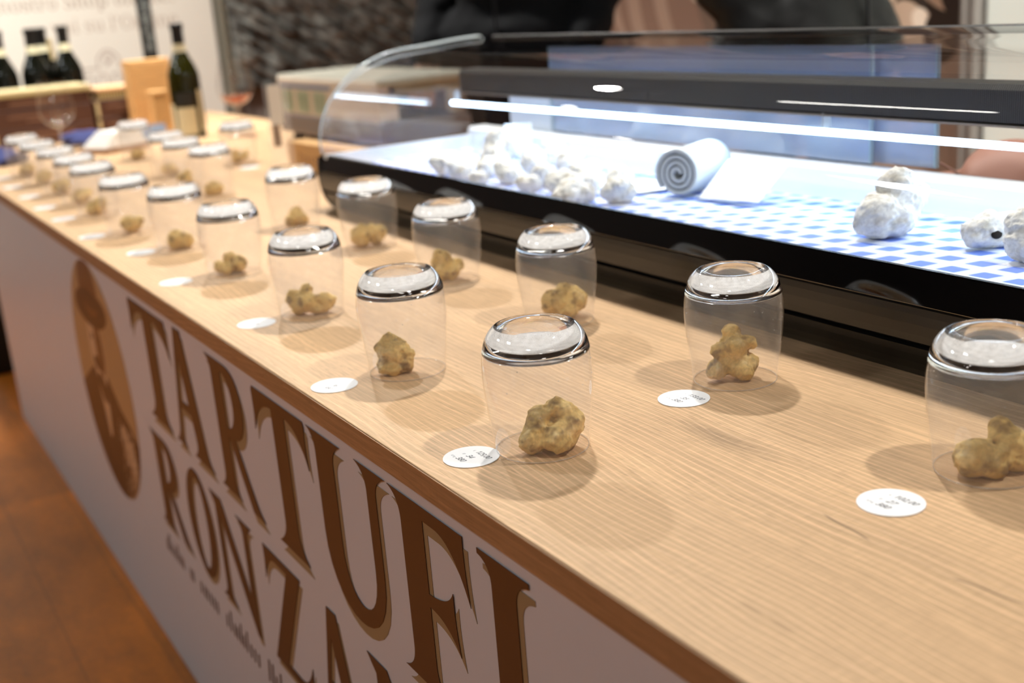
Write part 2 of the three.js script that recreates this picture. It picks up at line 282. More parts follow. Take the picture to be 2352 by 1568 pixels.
    ell(T, 46, 36, 14, 18); ell(M, 52, 36, 7, 12); ell(D, 44, 44, 8, 3); ell(D, 40, 33, 2.4, 1.4); ell(D, 51, 33, 2.4, 1.4); ell(D, 45, 53, 7, 5);
    ell(D, 47, 20, 30, 8, -0.06); ell(M, 48, 11, 17, 12); ell(D, 48, 16, 17.5, 4);
    poly(T, [[38, 54], [44, 60], [52, 60], [54, 54], [49, 74], [44, 76]]);
    ell(T, 74, 72, 7, 9); ell(D, 72, 70, 1.5, 1.5); ell('#8b6a48', 70, 76, 4, 4); ell(T, 82, 78, 4, 12, 0.3); ell('#8b6a48', 77, 88, 5, 9);
    for (let i = 0; i < 260; i++) { const x = 62 + 26 * Math.abs(Math.sin(i * 12.9)), y = 62 + 36 * Math.abs(Math.sin(i * 78.2)); ell(i % 3 ? T : D, x, y, 0.6, 0.9); }
  });
  const e = new THREE.CylinderGeometry(0.232, 0.232, 0.0008, 72).rotateX(Math.PI / 2).translate(-2.285, 0.463, Z0 + 0.0002);
  { const p = e.attributes.position, uv = e.attributes.uv; for (let i = 0; i < p.count; i++) uv.setXY(i, (p.getX(i) + 2.285) / 0.464 + 0.5, (p.getY(i) - 0.463) / 0.464 + 0.5); }
  obj('emblem', e, std(0xffffff, 0.45, { map: emblem }), t);
}
{
  const t = thing('black_plinth', 'black plinth at the far left end of the counter', 'plinth', [-4.6, 0, -0.45]);
  obj('plinth_body', rbx(0.7, 0.69, 0.9, 0.006, 0, 0.365, 0), black, t);
  obj('plinth_foot', bx(0.66, 0.02, 0.86, 0, 0.01, 0), black, t);
}

// ------------------------------------------------------------------ refrigerated display case
const CX0 = -2.14, CX1 = -0.2;
const glassPane = new THREE.MeshPhysicalMaterial({ color: 0xffffff, roughness: 0.0, transmission: 1, thickness: 0, ior: 1.5 });
const PROF = [[-0.4495, 0.8445], [-0.4478, 0.855], [-0.4475, 0.866], [-0.4503, 0.885], [-0.457, 0.907], [-0.468, 0.928], [-0.482, 0.947], [-0.498, 0.964], [-0.516, 0.979], [-0.536, 0.992], [-0.558, 1.002], [-0.58, 1.010], [-0.603, 1.016], [-0.626, 1.0195], [-0.65, 1.0215], [-0.673, 1.023], [-0.697, 1.0245], [-0.72, 1.0265], [-0.744, 1.0285], [-0.77, 1.030], [-0.8, 1.031]];
const fineProf = (pts, n) => { const c = new THREE.CatmullRomCurve3(pts.map(([z, y]) => V(0, y, z)), false, 'centripetal'); return c.getPoints(n).map((p) => [p.z, p.y]); };
{
  const t = thing('display_case', 'long black refrigerated display case with a curved glass front and cool inner light', 'display case');
  const satinBlack = std(0x0d0c0c, 0.34), glossBlack = std(0x050506, 0.06), grey = std(0xa39a8a, 0.4, { metalness: 0.3 });
  const front = [[-0.463, 0.7402], [-0.456, 0.748], [-0.450, 0.757], [-0.446, 0.766], [-0.4435, 0.7735], [-0.4425, 0.7742], [-0.4510, 0.7746], [-0.4510, 0.7794], [-0.4412, 0.7798], [-0.4395, 0.787], [-0.4382, 0.797], [-0.438, 0.806], [-0.4385, 0.8125], [-0.441, 0.8136]];
  obj('housing', extrudeX([...front, [-0.815, 0.8136], [-0.815, 0.7402]], CX0 + 0.004, CX1 - 0.004), satinBlack, t);
  const endOut = [[-0.463, 0.7402], [-0.4535, 0.749], [-0.4465, 0.760], [-0.441, 0.775], [-0.4385, 0.79], [-0.437, 0.806], [-0.4385, 0.822], [-0.4415, 0.841], [-0.815, 0.841], [-0.815, 0.7402]];
  obj('end_cap', platX(endOut, CX0 + 0.004, 0.008), std(0x0a0a0a, 0.2), t);
  obj('end_cap', platX(endOut, CX1 + 0.004, 0.008), std(0x0a0a0a, 0.2), t);
  obj('trim_strip', rbx(CX1 - CX0, 0.0018, 0.004, 0.0006, (CX0 + CX1) / 2, 0.8146, -0.4425), grey, t);
  const P = fineProf(PROF, 90);
  obj('curved_glass', sheetX(P, CX0, CX1), glassPane, t);
  obj('black_glass_band', extrudeX([[-0.4382, 0.8154], [-0.4385, 0.8164], [-0.4470, 0.8440], [-0.4482, 0.8452], [-0.4530, 0.8452], [-0.4530, 0.8154]], CX0, CX1), glossBlack, t);
  const side = [...P.filter(([, y]) => y > 0.843), [-0.8, 0.843]];
  const endGlass = new THREE.MeshPhysicalMaterial({ color: 0xffffff, roughness: 0.0, transmission: 1, thickness: 0, ior: 1.6 });
  for (const x of [CX0 + 0.002, CX0 + 0.011, CX1]) {
    const sh = new THREE.ShapeGeometry(new THREE.Shape(side.map(([z, y]) => new THREE.Vector2(-z, y)))).rotateY(Math.PI / 2).translate(x, 0, 0);
    obj('end_glass', sh, endGlass, t);
  }
  // the polished thick edge of the curved glass, with its rolled end at the back
  const edge = std(0xdfe8ea, 0.12, { transmission: 0.35, thickness: 0, ior: 1.5 });
  const outer = PROF.map(([z, y]) => [CX0, y, z]);
  const inner = PROF.map(([z, y], i) => { const a = PROF[Math.max(0, i - 1)], b = PROF[Math.min(PROF.length - 1, i + 1)], dz = b[0] - a[0], dy = b[1] - a[1], l = Math.hypot(dz, dy), k = 0.012 * smooth(2, 12, i); return [CX0 + 0.004, y - k * Math.abs(dz) / l, z - k * dy / l * 0.6]; });
  obj('glass_rim', tube([...outer, [CX0, 1.0285, -0.809], [CX0 + 0.002, 1.024, -0.811], [CX0 + 0.004, 1.0195, -0.806], ...inner.slice(6).reverse()], 0.0021, 220, 8), edge, t);
  // inside
  const enamel = std(0xe4e7ea, 0.35);
  obj('tray', [bx(CX1 - CX0 - 0.04, 0.004, 0.30, (CX0 + CX1) / 2, 0.8177, -0.598), extrudeX([[-0.745, 0.8157], [-0.748, 0.838], [-0.752, 0.857], [-0.757, 0.861], [-0.79, 0.861], [-0.79, 0.8157]], CX0 + 0.02, CX1 - 0.02), bx(0.012, 0.03, 0.33, CX0 + 0.026, 0.831, -0.61), bx(0.012, 0.03, 0.33, CX1 - 0.026, 0.831, -0.61)], enamel, t);
  const ribTex = dataTex(256, 8, (u) => { const k = Math.sin(u * Math.PI * 2 * 32) > 0.2 ? 255 : 40; return [k, k, k]; }, false, [12, 1]);
  const beamMat = std(0x3b3936, 0.45, { bumpMap: ribTex, bumpScale: 0.0012 });
  obj('lamp_beam', extrudeX([[-0.703, 0.9355], [-0.7, 0.939], [-0.7, 0.972], [-0.704, 0.978], [-0.742, 0.978], [-0.742, 0.9355]], CX0 + 0.1, CX1 - 0.03), beamMat, t);
  obj('beam_edge', bx(CX1 - CX0 - 0.13, 0.0024, 0.004, (CX0 + CX1) / 2 + 0.035, 0.9348, -0.701), std(0x9a8c7c, 0.4), t);
  const LX0 = CX0 + 0.06, LX1 = CX1 - 0.05;
  obj('led_tube', cyl(0.0042, 0.0042, LX1 - LX0, 0, 0, 0, 16).rotateZ(Math.PI / 2).translate((LX0 + LX1) / 2, 0.9145, -0.701), std(0xffffff, 0.4, { emissive: COOL, emissiveIntensity: 14 }), t);
  for (const x of [LX0 + 0.01, -1.1, LX1 - 0.01]) obj('lamp_bracket', bx(0.004, 0.02, 0.012, x, 0.9275, -0.707), std(0xb8bcc0, 0.4), t);
  areaLight((LX0 + LX1) / 2, 0.909, -0.7, LX1 - LX0, 0.008, 88, COOL, [0, -1, 0.6]);
  const door = std(0xd6e2f6, 0.1, { transmission: 0.55, thickness: 0, ior: 1.9 });
  const doorEdge = std(0xb9cdd6, 0.15, { transmission: 0.3, thickness: 0 });
  for (const [a, b, z] of [[-1.86, -1.105, -0.79], [-1.125, -1.012, -0.802]]) {
    obj('sliding_door', bx(b - a, 0.148, 0.004, (a + b) / 2, 0.937, z), door, t);
    for (const x of [a, b]) obj('door_edge', bx(0.004, 0.148, 0.0055, x, 0.937, z), doorEdge, t);
  }
  obj('rear_post', rbx(0.145, 0.07, 0.014, 0.003, -1.937, 0.896, -0.792), std(0xd9dcdf, 0.4), t);
  obj('rear_post', rbx(0.05, 0.165, 0.014, 0.003, CX1 - 0.04, 0.944, -0.792), std(0xd9dcdf, 0.4), t);
  obj('top_rail', rbx(CX1 - CX0 - 0.06, 0.010, 0.012, 0.002, (CX0 + CX1) / 2 + 0.03, 1.027, -0.804), std(0x1a1613, 0.4), t);
}
// checked cloth on the tray
const plaid = dataTex(512, 512, (u, v) => {
  const band = (a) => { a = ((a % 1) + 1) % 1; return a < 0.57 ? 1 : 0; }, lineOf = (a) => { a = ((a % 1) + 1) % 1; return (a > 0.70 && a < 0.745) || (a > 0.82 && a < 0.865) ? 1 : 0; };
  const A = band(u), B = band(v), la = lineOf(u), lb = lineOf(v), w = 1 + 0.03 * Math.sin(u * 800) * Math.sin(v * 800);
  const blue = clamp(0.92 * A * B + 0.24 * (A || B ? 1 : 0) * (A * B ? 0 : 1) - 0.24 * (la * B + lb * A));
  return [mix(238, 88, blue) * w, mix(241, 124, blue) * w, mix(247, 218, blue) * w];
}, true, [1 / 0.036, 1 / 0.036]);
{
  const g = new THREE.PlaneGeometry(1.82, 0.272, 240, 40).rotateX(-Math.PI / 2), p = g.attributes.position, uv = g.attributes.uv;
  for (let i = 0; i < p.count; i++) {
    const x = p.getX(i) - 1.18, z = p.getZ(i) - 0.6; uv.setXY(i, x + 0.008 * Math.sin(z * 14 + x * 3) + 0.2 * (z + 0.6), z + 0.008 * Math.sin(x * 7));
    p.setXYZ(i, x, 0.8218 + 0.0011 * (1 + N3(x * 9, z * 14, 3.3)) + 0.001 * Math.max(0, N3(x * 22, z * 9, 6.1)), z);
  }
  g.computeVertexNormals();
  const back = g.clone(); { const q = back.attributes.position; for (let i = 0; i < q.count; i++) q.setY(i, q.getY(i) - 0.0012); }
  tag(obj('checked_cloth', [g, back], std(0xffffff, 0.9, { map: plaid, sheen: 0.3, sheenColor: lin(0.5, 0.5, 0.5) })), 'blue and white checked cloth lining the display case tray', 'cloth');
}

// ------------------------------------------------------------------ truffles
function truffleGeo(seed, lobes, rough = 1, pale = 0) {
  const r = rng(seed), o = r() * 50, caps = lobes.map(([x, y, z, s]) => [x, y, z, s]);
  let lo = [9, 9, 9], hi = [-9, -9, -9];
  for (const [x, y, z, s] of caps) [x, y, z].forEach((c, i) => { lo[i] = Math.min(lo[i], c - s - 0.004); hi[i] = Math.max(hi[i], c + s + 0.004); });
  const sdf = (x, y, z) => {
    let d = 9; for (const [a, b, c, s] of caps) d = smin(d, Math.hypot(x - a, y - b, z - c) - s * 1.07, 0.0058);
    if (d > 0.006 || d < -0.008) return d;
    return Math.max(d - rough * (0.0026 * N3(x * 95 + o, y * 95, z * 95) + 0.0015 * N3(x * 230, y * 230 + o, z * 230) + 0.0005 * N3(x * 520, y * 520, z * 520 + o)), -y);
  };
  const A = pale ? [0.84, 0.82, 0.76] : [0.74, 0.50, 0.17], B = pale ? [0.48, 0.42, 0.31] : [0.23, 0.13, 0.042], C = pale ? [0.9, 0.89, 0.85] : [0.90, 0.69, 0.32];
  const col = (x, y, z) => {
    const p = smooth(0.0, 0.4, fbm(x * 75 + o, y * 75, z * 75 + 4, 3)), q = smooth(0.1, 0.5, fbm(x * 60, y * 60 + o, z * 60 + 9, 3)), g = 1 + 0.22 * N3(x * 480, y * 480, z * 480 + o) + 0.15 * N3(x * 1100, y * 1100, z * 1100);
    return [0, 1, 2].map((i) => clamp(mix(mix(A[i], C[i], q), B[i], p * (pale ? 0.6 : 0.85)) * g, 0.01, 0.95));
  };
  return surface(sdf, lo, hi, Math.max(...hi.map((h, i) => h - lo[i])) / 46, col);
}
const truffleMat = std(0xffffff, 0.72, { vertexColors: true, specularIntensity: 0.6 });
function randomLobes(seed, size, n = 5) {
  const r = rng(seed), out = [[0, size * 0.42, 0, size * 0.42]];
  for (let i = 0; i < n; i++) { const a = r() * 6.283, b = size * (0.16 + 0.2 * r()), d = size * (0.24 + 0.2 * r()); out.push([Math.cos(a) * d, Math.max(b * 0.9, size * (0.2 + 0.5 * r())), Math.sin(a) * d, b]); }
  return out;
}
function truffle(seed, lobes, x, z, label, turn = 0, group = 'truffles under the tumblers', y = TOP, pale = 0, tip = 0) {
  const m = obj('truffle', truffleGeo(seed, lobes, 1, pale), truffleMat);
  m.position.set(x, y + 0.0002, z); m.rotation.y = turn; if (tip) m.rotation.z = tip;
  return tag(m, label, 'truffle', group);
}

// ------------------------------------------------------------------ tumblers
const TH = 0.1075;
const wallPts = [[0.0393, 0], [0.0396, 0.002], [0.0406, 0.009], [0.0424, 0.024], [0.0441, 0.039], [0.0454, 0.052], [0.0461, 0.063], [0.0461, 0.072], [0.0455, 0.081], [0.0441, 0.089], [0.0419, 0.0958], [0.0388, 0.1013], [0.0356, 0.1050], [0.0332, 0.1068], [0.0315, 0.1074]];
const topPts = [[0.0300, 0.1075], [0.0285, 0.1072], [0.0262, 0.1060], [0.0225, 0.1048], [0.015, 0.1041], [0.0001, 0.1038]];
const innerPts = [[0.0001, 0.0930], [0.012, 0.0930], [0.022, 0.0926], [0.0285, 0.0916], [0.0325, 0.0902], [0.0365, 0.0884], [0.0402, 0.0862], [0.0428, 0.0842]];
const curve2 = (pts, n) => new THREE.CatmullRomCurve3(pts.map(([r, y]) => V(r, y, 0)), false, 'centripetal').getPoints(n).map((p) => [Math.max(p.x, 1e-5), p.y]);
const glassThin = new THREE.MeshPhysicalMaterial({ color: 0xffffff, roughness: 0, transmission: 1, thickness: 0, ior: 1.5 });
const glassSolid = new THREE.MeshPhysicalMaterial({ color: 0xffffff, roughness: 0.0, transmission: 1, thickness: 0.01, ior: 1.5 });
const glassFace = new THREE.MeshPhysicalMaterial({ color: 0xffffff, roughness: 0.0, transmission: 1, thickness: 0.01, ior: 1.5, transparent: true, opacity: 0.25 });
const fogAlpha = (base, amp) => dataTex(512, 512, (u, v) => {
  const s = Math.round(255 * clamp(base + amp * (0.4 * N3(u * 6, v * 6, 2) + 0.4 * N3(u * 40, v * 40, 5) + 0.9 * N3(u * 190, v * 190, 8)))); return [s, s, s];
}, false);
const fogMat = std(0xffffff, 1, { transparent: true, alphaMap: fogAlpha(0.095, 0.05), transmission: 0.45, thickness: 0, side: THREE.DoubleSide });
const fogTopMat = std(0xffffff, 0.9, { transparent: true, alphaMap: fogAlpha(0.8, 0.6), transmission: 0.3, thickness: 0, side: THREE.DoubleSide });
const dropMat = new THREE.MeshPhysicalMaterial({ color: 0xffffff, roughness: 0.05, transmission: 0.6, thickness: 0, ior: 1.33 });
const outerAll = curve2([...wallPts, ...topPts], 150), split = outerAll.findIndex(([r, y]) => y > 0.0845), crown = outerAll.findIndex(([r, y]) => y > 0.1066);
const outerWall = outerAll.slice(0, split + 1);
const geoWall = lathe(outerWall, 96);
const rimGeo = new THREE.TorusGeometry(0.0389, 0.0005, 10, 96).rotateX(Math.PI / 2).translate(0, 0.0006, 0);
const geoLens = lathe([...curve2(innerPts, 40), [0.0442, 0.0840], ...outerAll.slice(split, crown + 1)], 96), geoFace = lathe(outerAll.slice(crown), 96);
const geoFogWall = lathe(outerWall.filter(([, y]) => y > 0.004 && y < 0.0845).map(([r, y]) => [r - 0.0012, y]), 80);
const geoFogTop = lathe(curve2(innerPts.slice(0, 5), 24).map(([r, y]) => [r * 0.995, y + 0.0004]), 80);
for (const g of [geoFogWall, geoFogTop]) { const uv = g.attributes.uv; for (let i = 0; i < uv.count; i++) uv.setXY(i, uv.getX(i) * 4, uv.getY(i) * 1.5); }
function dropGeo(seed) {
  const r = rng(seed), out = [];
  for (let i = 0; i < 46; i++) {
    const y = 0.03 + 0.055 * Math.pow(r(), 0.6), a = r() * 6.283, s = 0.0002 + 0.0004 * r() * r(), p = outerWall.reduce((m, q) => Math.abs(q[1] - y) < Math.abs(m[1] - y) ? q : m);
    out.push(new THREE.SphereGeometry(s, 6, 5).translate(Math.cos(a) * (p[0] - 0.0013), y, Math.sin(a) * (p[0] - 0.0013)));
  }
  return mergeGeometries(out);
}
const proto = thing('tumbler', '', 'glass', [0, TOP, 0]);
obj('glass_wall', geoWall, glassThin, proto); obj('rim', rimGeo, std(0xf2f2f2, 0.05, { transmission: 0.8, thickness: 0 }), proto);
const baseMesh = obj('base', geoLens, glassSolid, proto); obj('base_face', geoFace, glassFace, baseMesh);
obj('condensation', geoFogWall, fogMat, proto); obj('base_condensation', geoFogTop, fogTopMat, proto);
{ const d = obj('droplets', dropGeo(11), dropMat, proto); d.userData.kind = 'stuff'; }
let first = true;
function tumbler(x, z, turn, label, group) {
  const g = first ? proto : copy(proto, label); first = false;
  g.position.set(x, TOP + 0.0002, z); g.rotation.y = turn; g.userData.label = label; if (group) g.userData.group = group;
  return g;
}
const FR = 'upturned tumblers in the front row', BK = 'upturned tumblers in the back row';
const A = [[-0.817, -0.103], [-1.096, -0.112], [-1.396, -0.124], [-1.718, -0.129], [-1.998, -0.128], [-2.232, -0.1], [-2.516, -0.104], [-2.73, -0.112], [-2.95, -0.113], [-3.18, -0.112], [-3.41, -0.112]];
const B = [[-0.553, -0.331], [-0.844, -0.336], [-1.143, -0.33], [-1.428, -0.337], [-1.731, -0.355], [-2.008, -0.335], [-2.561, -0.358], [-2.789, -0.361], [-2.992, -0.381], [-3.46, -0.414]];
const ORD = ['nearest', 'second', 'third', 'fourth', 'fifth', 'sixth', 'seventh', 'eighth', 'ninth', 'tenth', 'eleventh'];
A.forEach(([x, z], i) => tumbler(x, z, i * 0.7, i === 0 ? 'upturned fogged tumbler nearest the camera in the front row, touching the 129,00 tag' : `upturned fogged tumbler, ${ORD[i]} from the camera in the front row along the counter edge`, FR));
B.forEach(([x, z], i) => tumbler(x, z, 1 + i * 0.9, i === 0 ? 'upturned fogged tumbler cut by the right edge of the photo beside the 102,00 tag' : `upturned fogged tumbler, ${ORD[i]} from the camera in the back row beside the display case`, BK));
tumbler(-3.046, -0.576, 2.2, 'lone upturned fogged tumbler at the back, right of the open wine bottle');

// truffles below them, lobes given as seen by someone at the camera's side (right, up, towards, radius)
const FACE = 1.038;
const lobesOf = {
  A0: [[-0.0166, 0.0105, 0.006, 0.0098], [-0.013, 0.021, 0.002, 0.0085], [0.0055, 0.0125, 0.009, 0.0112], [0.0155, 0.0215, -0.004, 0.0118], [0.012, 0.010, -0.004, 0.0105], [0.007, 0.0325, -0.008, 0.0095], [-0.0085, 0.0275, -0.005, 0.0095], [0, 0.014, -0.012, 0.013]],
  A1: [[-0.011, 0.028, -0.002, 0.0085], [-0.002, 0.035, -0.003, 0.0065], [0.001, 0.022, 0, 0.0135], [0.0115, 0.021, 0, 0.0082], [-0.010, 0.009, 0.003, 0.0085], [-0.002, 0.0065, 0.006, 0.0068], [0.0115, 0.0095, 0.002, 0.0078], [0.003, 0.012, -0.008, 0.011]],
  A2: [[-0.0215, 0.0205, -0.004, 0.0098], [-0.004, 0.031, -0.004, 0.0075], [-0.003, 0.0165, 0.006, 0.0118], [0.0165, 0.0145, 0, 0.0108], [0.027, 0.016, 0, 0.0046], [-0.016, 0.009, 0, 0.009], [0.008, 0.007, 0.004, 0.007]],
  A3: [[-0.0155, 0.0115, 0.002, 0.0088], [-0.0015, 0.0235, -0.003, 0.0085], [0.0125, 0.014, 0, 0.0108], [-0.004, 0.009, 0.008, 0.0085], [0.005, 0.009, -0.008, 0.01]],
  A4: [[-0.004, 0.015, 0, 0.0145], [0.010, 0.013, 0, 0.012], [-0.008, 0.009, 0.004, 0.009]],
  B0: [[-0.016, 0.013, 0.006, 0.0135], [-0.004, 0.011, 0.010, 0.011], [0.013, 0.017, -0.002, 0.0145], [0.007, 0.029, -0.006, 0.0085], [0.019, 0.011, 0, 0.0115], [-0.020, 0.012, 0.002, 0.008]],
  B1: [[0, 0.0445, -0.002, 0.0078], [0.002, 0.031, 0.006, 0.0105], [0.0155, 0.0335, -0.001, 0.0068], [-0.0142, 0.028, -0.001, 0.0075], [-0.0172, 0.0105, 0.006, 0.0085], [0.001, 0.014, 0.002, 0.0105], [0.0152, 0.0135, 0.001, 0.0085], [0.008, 0.008, 0.010, 0.0075], [0, 0.022, -0.008, 0.012]],
  B2: [[-0.0085, 0.0185, 0.002, 0.0158], [-0.015, 0.0165, 0, 0.0105], [0.0135, 0.020, 0, 0.0128], [0.0052, 0.010, 0.009, 0.0092], [0.002, 0.028, -0.004, 0.010]],
  B3: [[-0.006, 0.0105, 0.004, 0.012], [0.006, 0.011, 0.004, 0.012], [-0.0075, 0.033, -0.002, 0.0080], [-0.001, 0.0245, 0, 0.0112], [0.0155, 0.0175, -0.002, 0.0085], [-0.013, 0.021, -0.002, 0.0075]],
  B4: [[-0.0135, 0.0165, 0.002, 0.0155], [-0.011, 0.0255, 0, 0.0085], [0.0125, 0.0195, -0.003, 0.0115], [0.021, 0.021, -0.003, 0.0075], [0.004, 0.028, -0.004, 0.006], [0.010, 0.009, -0.004, 0.009]],
  B5: [[0, 0.012, 0, 0.0135], [-0.009, 0.010, 0.003, 0.010], [0.010, 0.011, 0, 0.010], [0, 0.024, -0.002, 0.0085]],
};
const says = {
  A0: 'knobbly brown truffle of four lobes under the tumbler beside the 129,00 tag', A1: 'tall upright brown truffle under the second tumbler of the front row',
  A2: 'wide flat truffle with a bright central lobe under the third front row tumbler', A3: 'dark mottled truffle under the fourth tumbler of the front row', A4: 'rounded yellow brown truffle under the fifth tumbler of the front row',
  B0: 'two lobed truffle under the tumbler cut by the right photo edge', B1: 'tall knobbed golden truffle under the tumbler beside the 133,00 tag', B2: 'cleft rounded pale gold truffle under the third tumbler of the back row',
  B3: 'golden truffle with a deep crease under the fourth back row tumbler', B4: 'double headed golden truffle under the fifth tumbler of the back row', B5: 'pointed golden truffle under the sixth tumbler of the back row',
};
const spots = { A0: [-0.805, -0.105], A1: [-1.0955, -0.0985], A2: [-1.402, -0.126], A3: [-1.727, -0.127], A4: [-2.0, -0.1265], B0: [-0.549, -0.331], B1: [-0.846, -0.336], B2: [-1.153, -0.344], B3: [-1.44, -0.337], B4: [-1.745, -0.359], B5: [-2.03, -0.345] };
Object.keys(lobesOf).forEach((k, i) => truffle(100 + i * 7, lobesOf[k], spots[k][0], spots[k][1], says[k], FACE));
[[5, -2.24, -0.104], [6, -2.53, -0.106], [7, -2.735, -0.113], [8, -2.944, -0.113], [9, -3.186, -0.114], [10, -3.412, -0.112]].forEach(([n, x, z]) => truffle(300 + n, randomLobes(300 + n, 0.034, 5), x, z, `small golden truffle under the ${ORD[n]} tumbler of the front row`, n));
[[6, -2.553, -0.357], [7, -2.795, -0.362], [8, -2.985, -0.381], [9, -3.452, -0.412]].forEach(([n, x, z]) => truffle(400 + n, randomLobes(400 + n, 0.033, 5), x, z, `small golden truffle under the ${ORD[n + (n > 5 ? 0 : 0)]} tumbler of the back row`, n));
truffle(499, [[-0.008, 0.013, 0, 0.012], [0.010, 0.017, 0, 0.010], [-0.012, 0.027, -0.002, 0.008], [0.016, 0.026, 0, 0.006]], -3.05, -0.577, 'forked golden truffle under the lone tumbler right of the open bottle', FACE);

// ------------------------------------------------------------------ round price tags
function priceTag(lines, x, z, label, faint, turn = 0) {
  const tex = canvasTex(256, 256, (c, w) => {
    c.fillStyle = '#f6f6f7'; c.fillRect(0, 0, w, w); c.textBaseline = 'alphabetic';
    lines.forEach(([pre, txt, px, py, tx], i) => {
      c.save(); c.translate(px, py); c.fillStyle = faint ? 'rgba(80,80,92,0.55)' : 'rgba(40,40,48,0.75)'; c.font = '17px sans-serif'; c.fillText(pre, 0, 0);
      c.strokeStyle = c.fillStyle = faint ? 'rgba(52,52,66,0.75)' : '#23232c'; c.font = 'italic 36px sans-serif'; c.transform(1, 0, -0.12, 1, 0, 0); c.fillText(txt, tx, 4 * (i % 2)); c.lineWidth = 1.6; c.strokeText(txt, tx, 4 * (i % 2)); c.restore();
    });
  });
  const g = new THREE.CylinderGeometry(0.0238, 0.0238, 0.0006, 64), uv = g.attributes.uv, p = g.attributes.position;
  for (let i = 0; i < p.count; i++) uv.setXY(i, p.getX(i) / 0.0476 + 0.5, 0.5 - p.getZ(i) / 0.0476);
  const m = obj('price_tag', g, std(0xffffff, 0.55, { map: tex })); m.position.set(x, TOP + 0.0005, z); m.rotation.y = turn;
  return tag(m, label, 'price tag', 'round white price tags');
}
priceTag([['€', '129,00', 70, 88, 22], ['gr', '34', 70, 140, 34], ['€/hg', '380', 50, 192, 44]], -0.8355, -0.0445, 'round white tag handwritten 129,00, 34 and 380, touching the nearest front row tumbler');
priceTag([['€', '102,00', 76, 86, 22], ['gr', '27', 76, 136, 34], ['€/hg', '380', 56, 186, 44]], -0.556, -0.232, 'round white tag handwritten 102,00, 27 and 380, nearest to the camera', false);
priceTag([['€', '133,00', 78, 86, 22], ['gr', '35', 78, 136, 34], ['€/hg', '380', 58, 186, 44]], -0.831, -0.264, 'round white tag handwritten 133,00, 35 and 380, left of a golden truffle', true);
const worn = priceTag([['€', '', 92, 86, 22], ['gr', '36', 82, 140, 34], ['€/hg', '380', 62, 190, 44]], -1.102, -0.032, 'round white tag with faint handwriting before the second front row tumbler', true, 0.25);
[[-1.408, -0.055], [-1.736, -0.045], [-2.019, -0.065], [-2.26, -0.036], [-2.531, -0.037], [-2.739, -0.037], [-2.962, -0.042], [-3.196, -0.041], [-3.431, -0.053]].forEach(([x, z], i) => {
  const c = copy(worn, `round white price tag at the counter edge before the ${ORD[i + 2]} front row tumbler`); c.position.set(x, TOP + 0.0005, z); c.rotation.y = 0.1 * i;
});
{ const c = copy(worn, 'round white price tag lying right of the lone tumbler at the back'); c.position.set(-2.93, TOP + 0.0005, -0.56); }

// ------------------------------------------------------------------ inside the case
const DECK = 0.8242;
const INC = 'pale truffles heaped at the far end of the display case';
const heap = [['tall', -1.795, -0.63, 0.058, 1.45], ['plain', -1.793, -0.524, 0.034], ['plain', -1.724, -0.517, 0.036], ['plain', -1.712, -0.561, 0.038], ['small', -1.63, -0.5, 0.028], ['plain', -1.624, -0.55, 0.037], ['plain', -1.742, -0.605, 0.036], ['plain', -1.79, -0.69, 0.034], ['plain', -1.666, -0.622, 0.04], ['tall', -1.708, -0.685, 0.044], ['plain', -1.552, -0.57, 0.038], ['plain', -1.612, -0.655, 0.04], ['small', -1.508, -0.515, 0.03], ['plain', -1.455, -0.538, 0.036], ['wide', -1.372, -0.507, 0.042], ['plain', -1.492, -0.61, 0.04], ['dark', -1.338, -0.555, 0.04], ['plain', -1.425, -0.622, 0.038], ['plain', -1.43, -0.57, 0.034]];
const where = ['tallest pale truffle at the back left of the heap in the case', 'leftmost pale truffle at the front of the heap in the case', 'small pale truffle second from the left at the front of the heap', 'rounded pale truffle in the left middle of the heap', 'small tan truffle lying at the black band on the left', 'pale truffle in the very middle of the heap', 'pale truffle just before the tallest one', 'pale truffle behind the tallest one near the tray wall', 'large pale truffle right of the heap middle', 'upright pale truffle at the back of the heap by the tray wall', 'pale truffle at the front right of the main heap', 'pale rounded truffle at the right back of the main heap', 'small tan truffle half hidden by the black band', 'tan round truffle at the left of the right hand cluster', 'wide lumpy cream truffle at the front of the right hand cluster', 'pale truffle at the back of the right hand cluster', 'brownish grey truffle at the right front of the right hand cluster', 'pale truffle at the right back of the cluster by the flat card', 'pale truffle in the middle of the right hand cluster'];
heap.forEach(([kind, x, z, s, h = 1], i) => {
  const l = randomLobes(700 + i * 3, s, 5); if (kind === 'tall') l.push([0, s * 0.78, 0, s * 0.3], [s * 0.1, s * 0.95, -0.002, s * 0.2]); if (kind === 'wide') l.push([s * 0.45, s * 0.3, 0, s * 0.3], [-s * 0.45, s * 0.3, 0, s * 0.28]);
  truffle(700 + i, l, x, z, where[i], i, INC, DECK, 1);
});
truffle(801, [[-0.0155, 0.0225, 0.006, 0.0235], [0.002, 0.0200, 0.008, 0.0185], [0.0085, 0.0545, -0.006, 0.0165], [-0.003, 0.0525, -0.006, 0.012], [0.022, 0.0345, -0.006, 0.0150], [0.030, 0.044, -0.009, 0.0105], [-0.029, 0.0165, 0.004, 0.013], [0.013, 0.0175, -0.004, 0.0155], [0.008, 0.040, -0.003, 0.0165]], -0.91, -0.616, 'big pale double truffle standing alone before the tray wall', FACE, 'large pale truffles', DECK, 1);
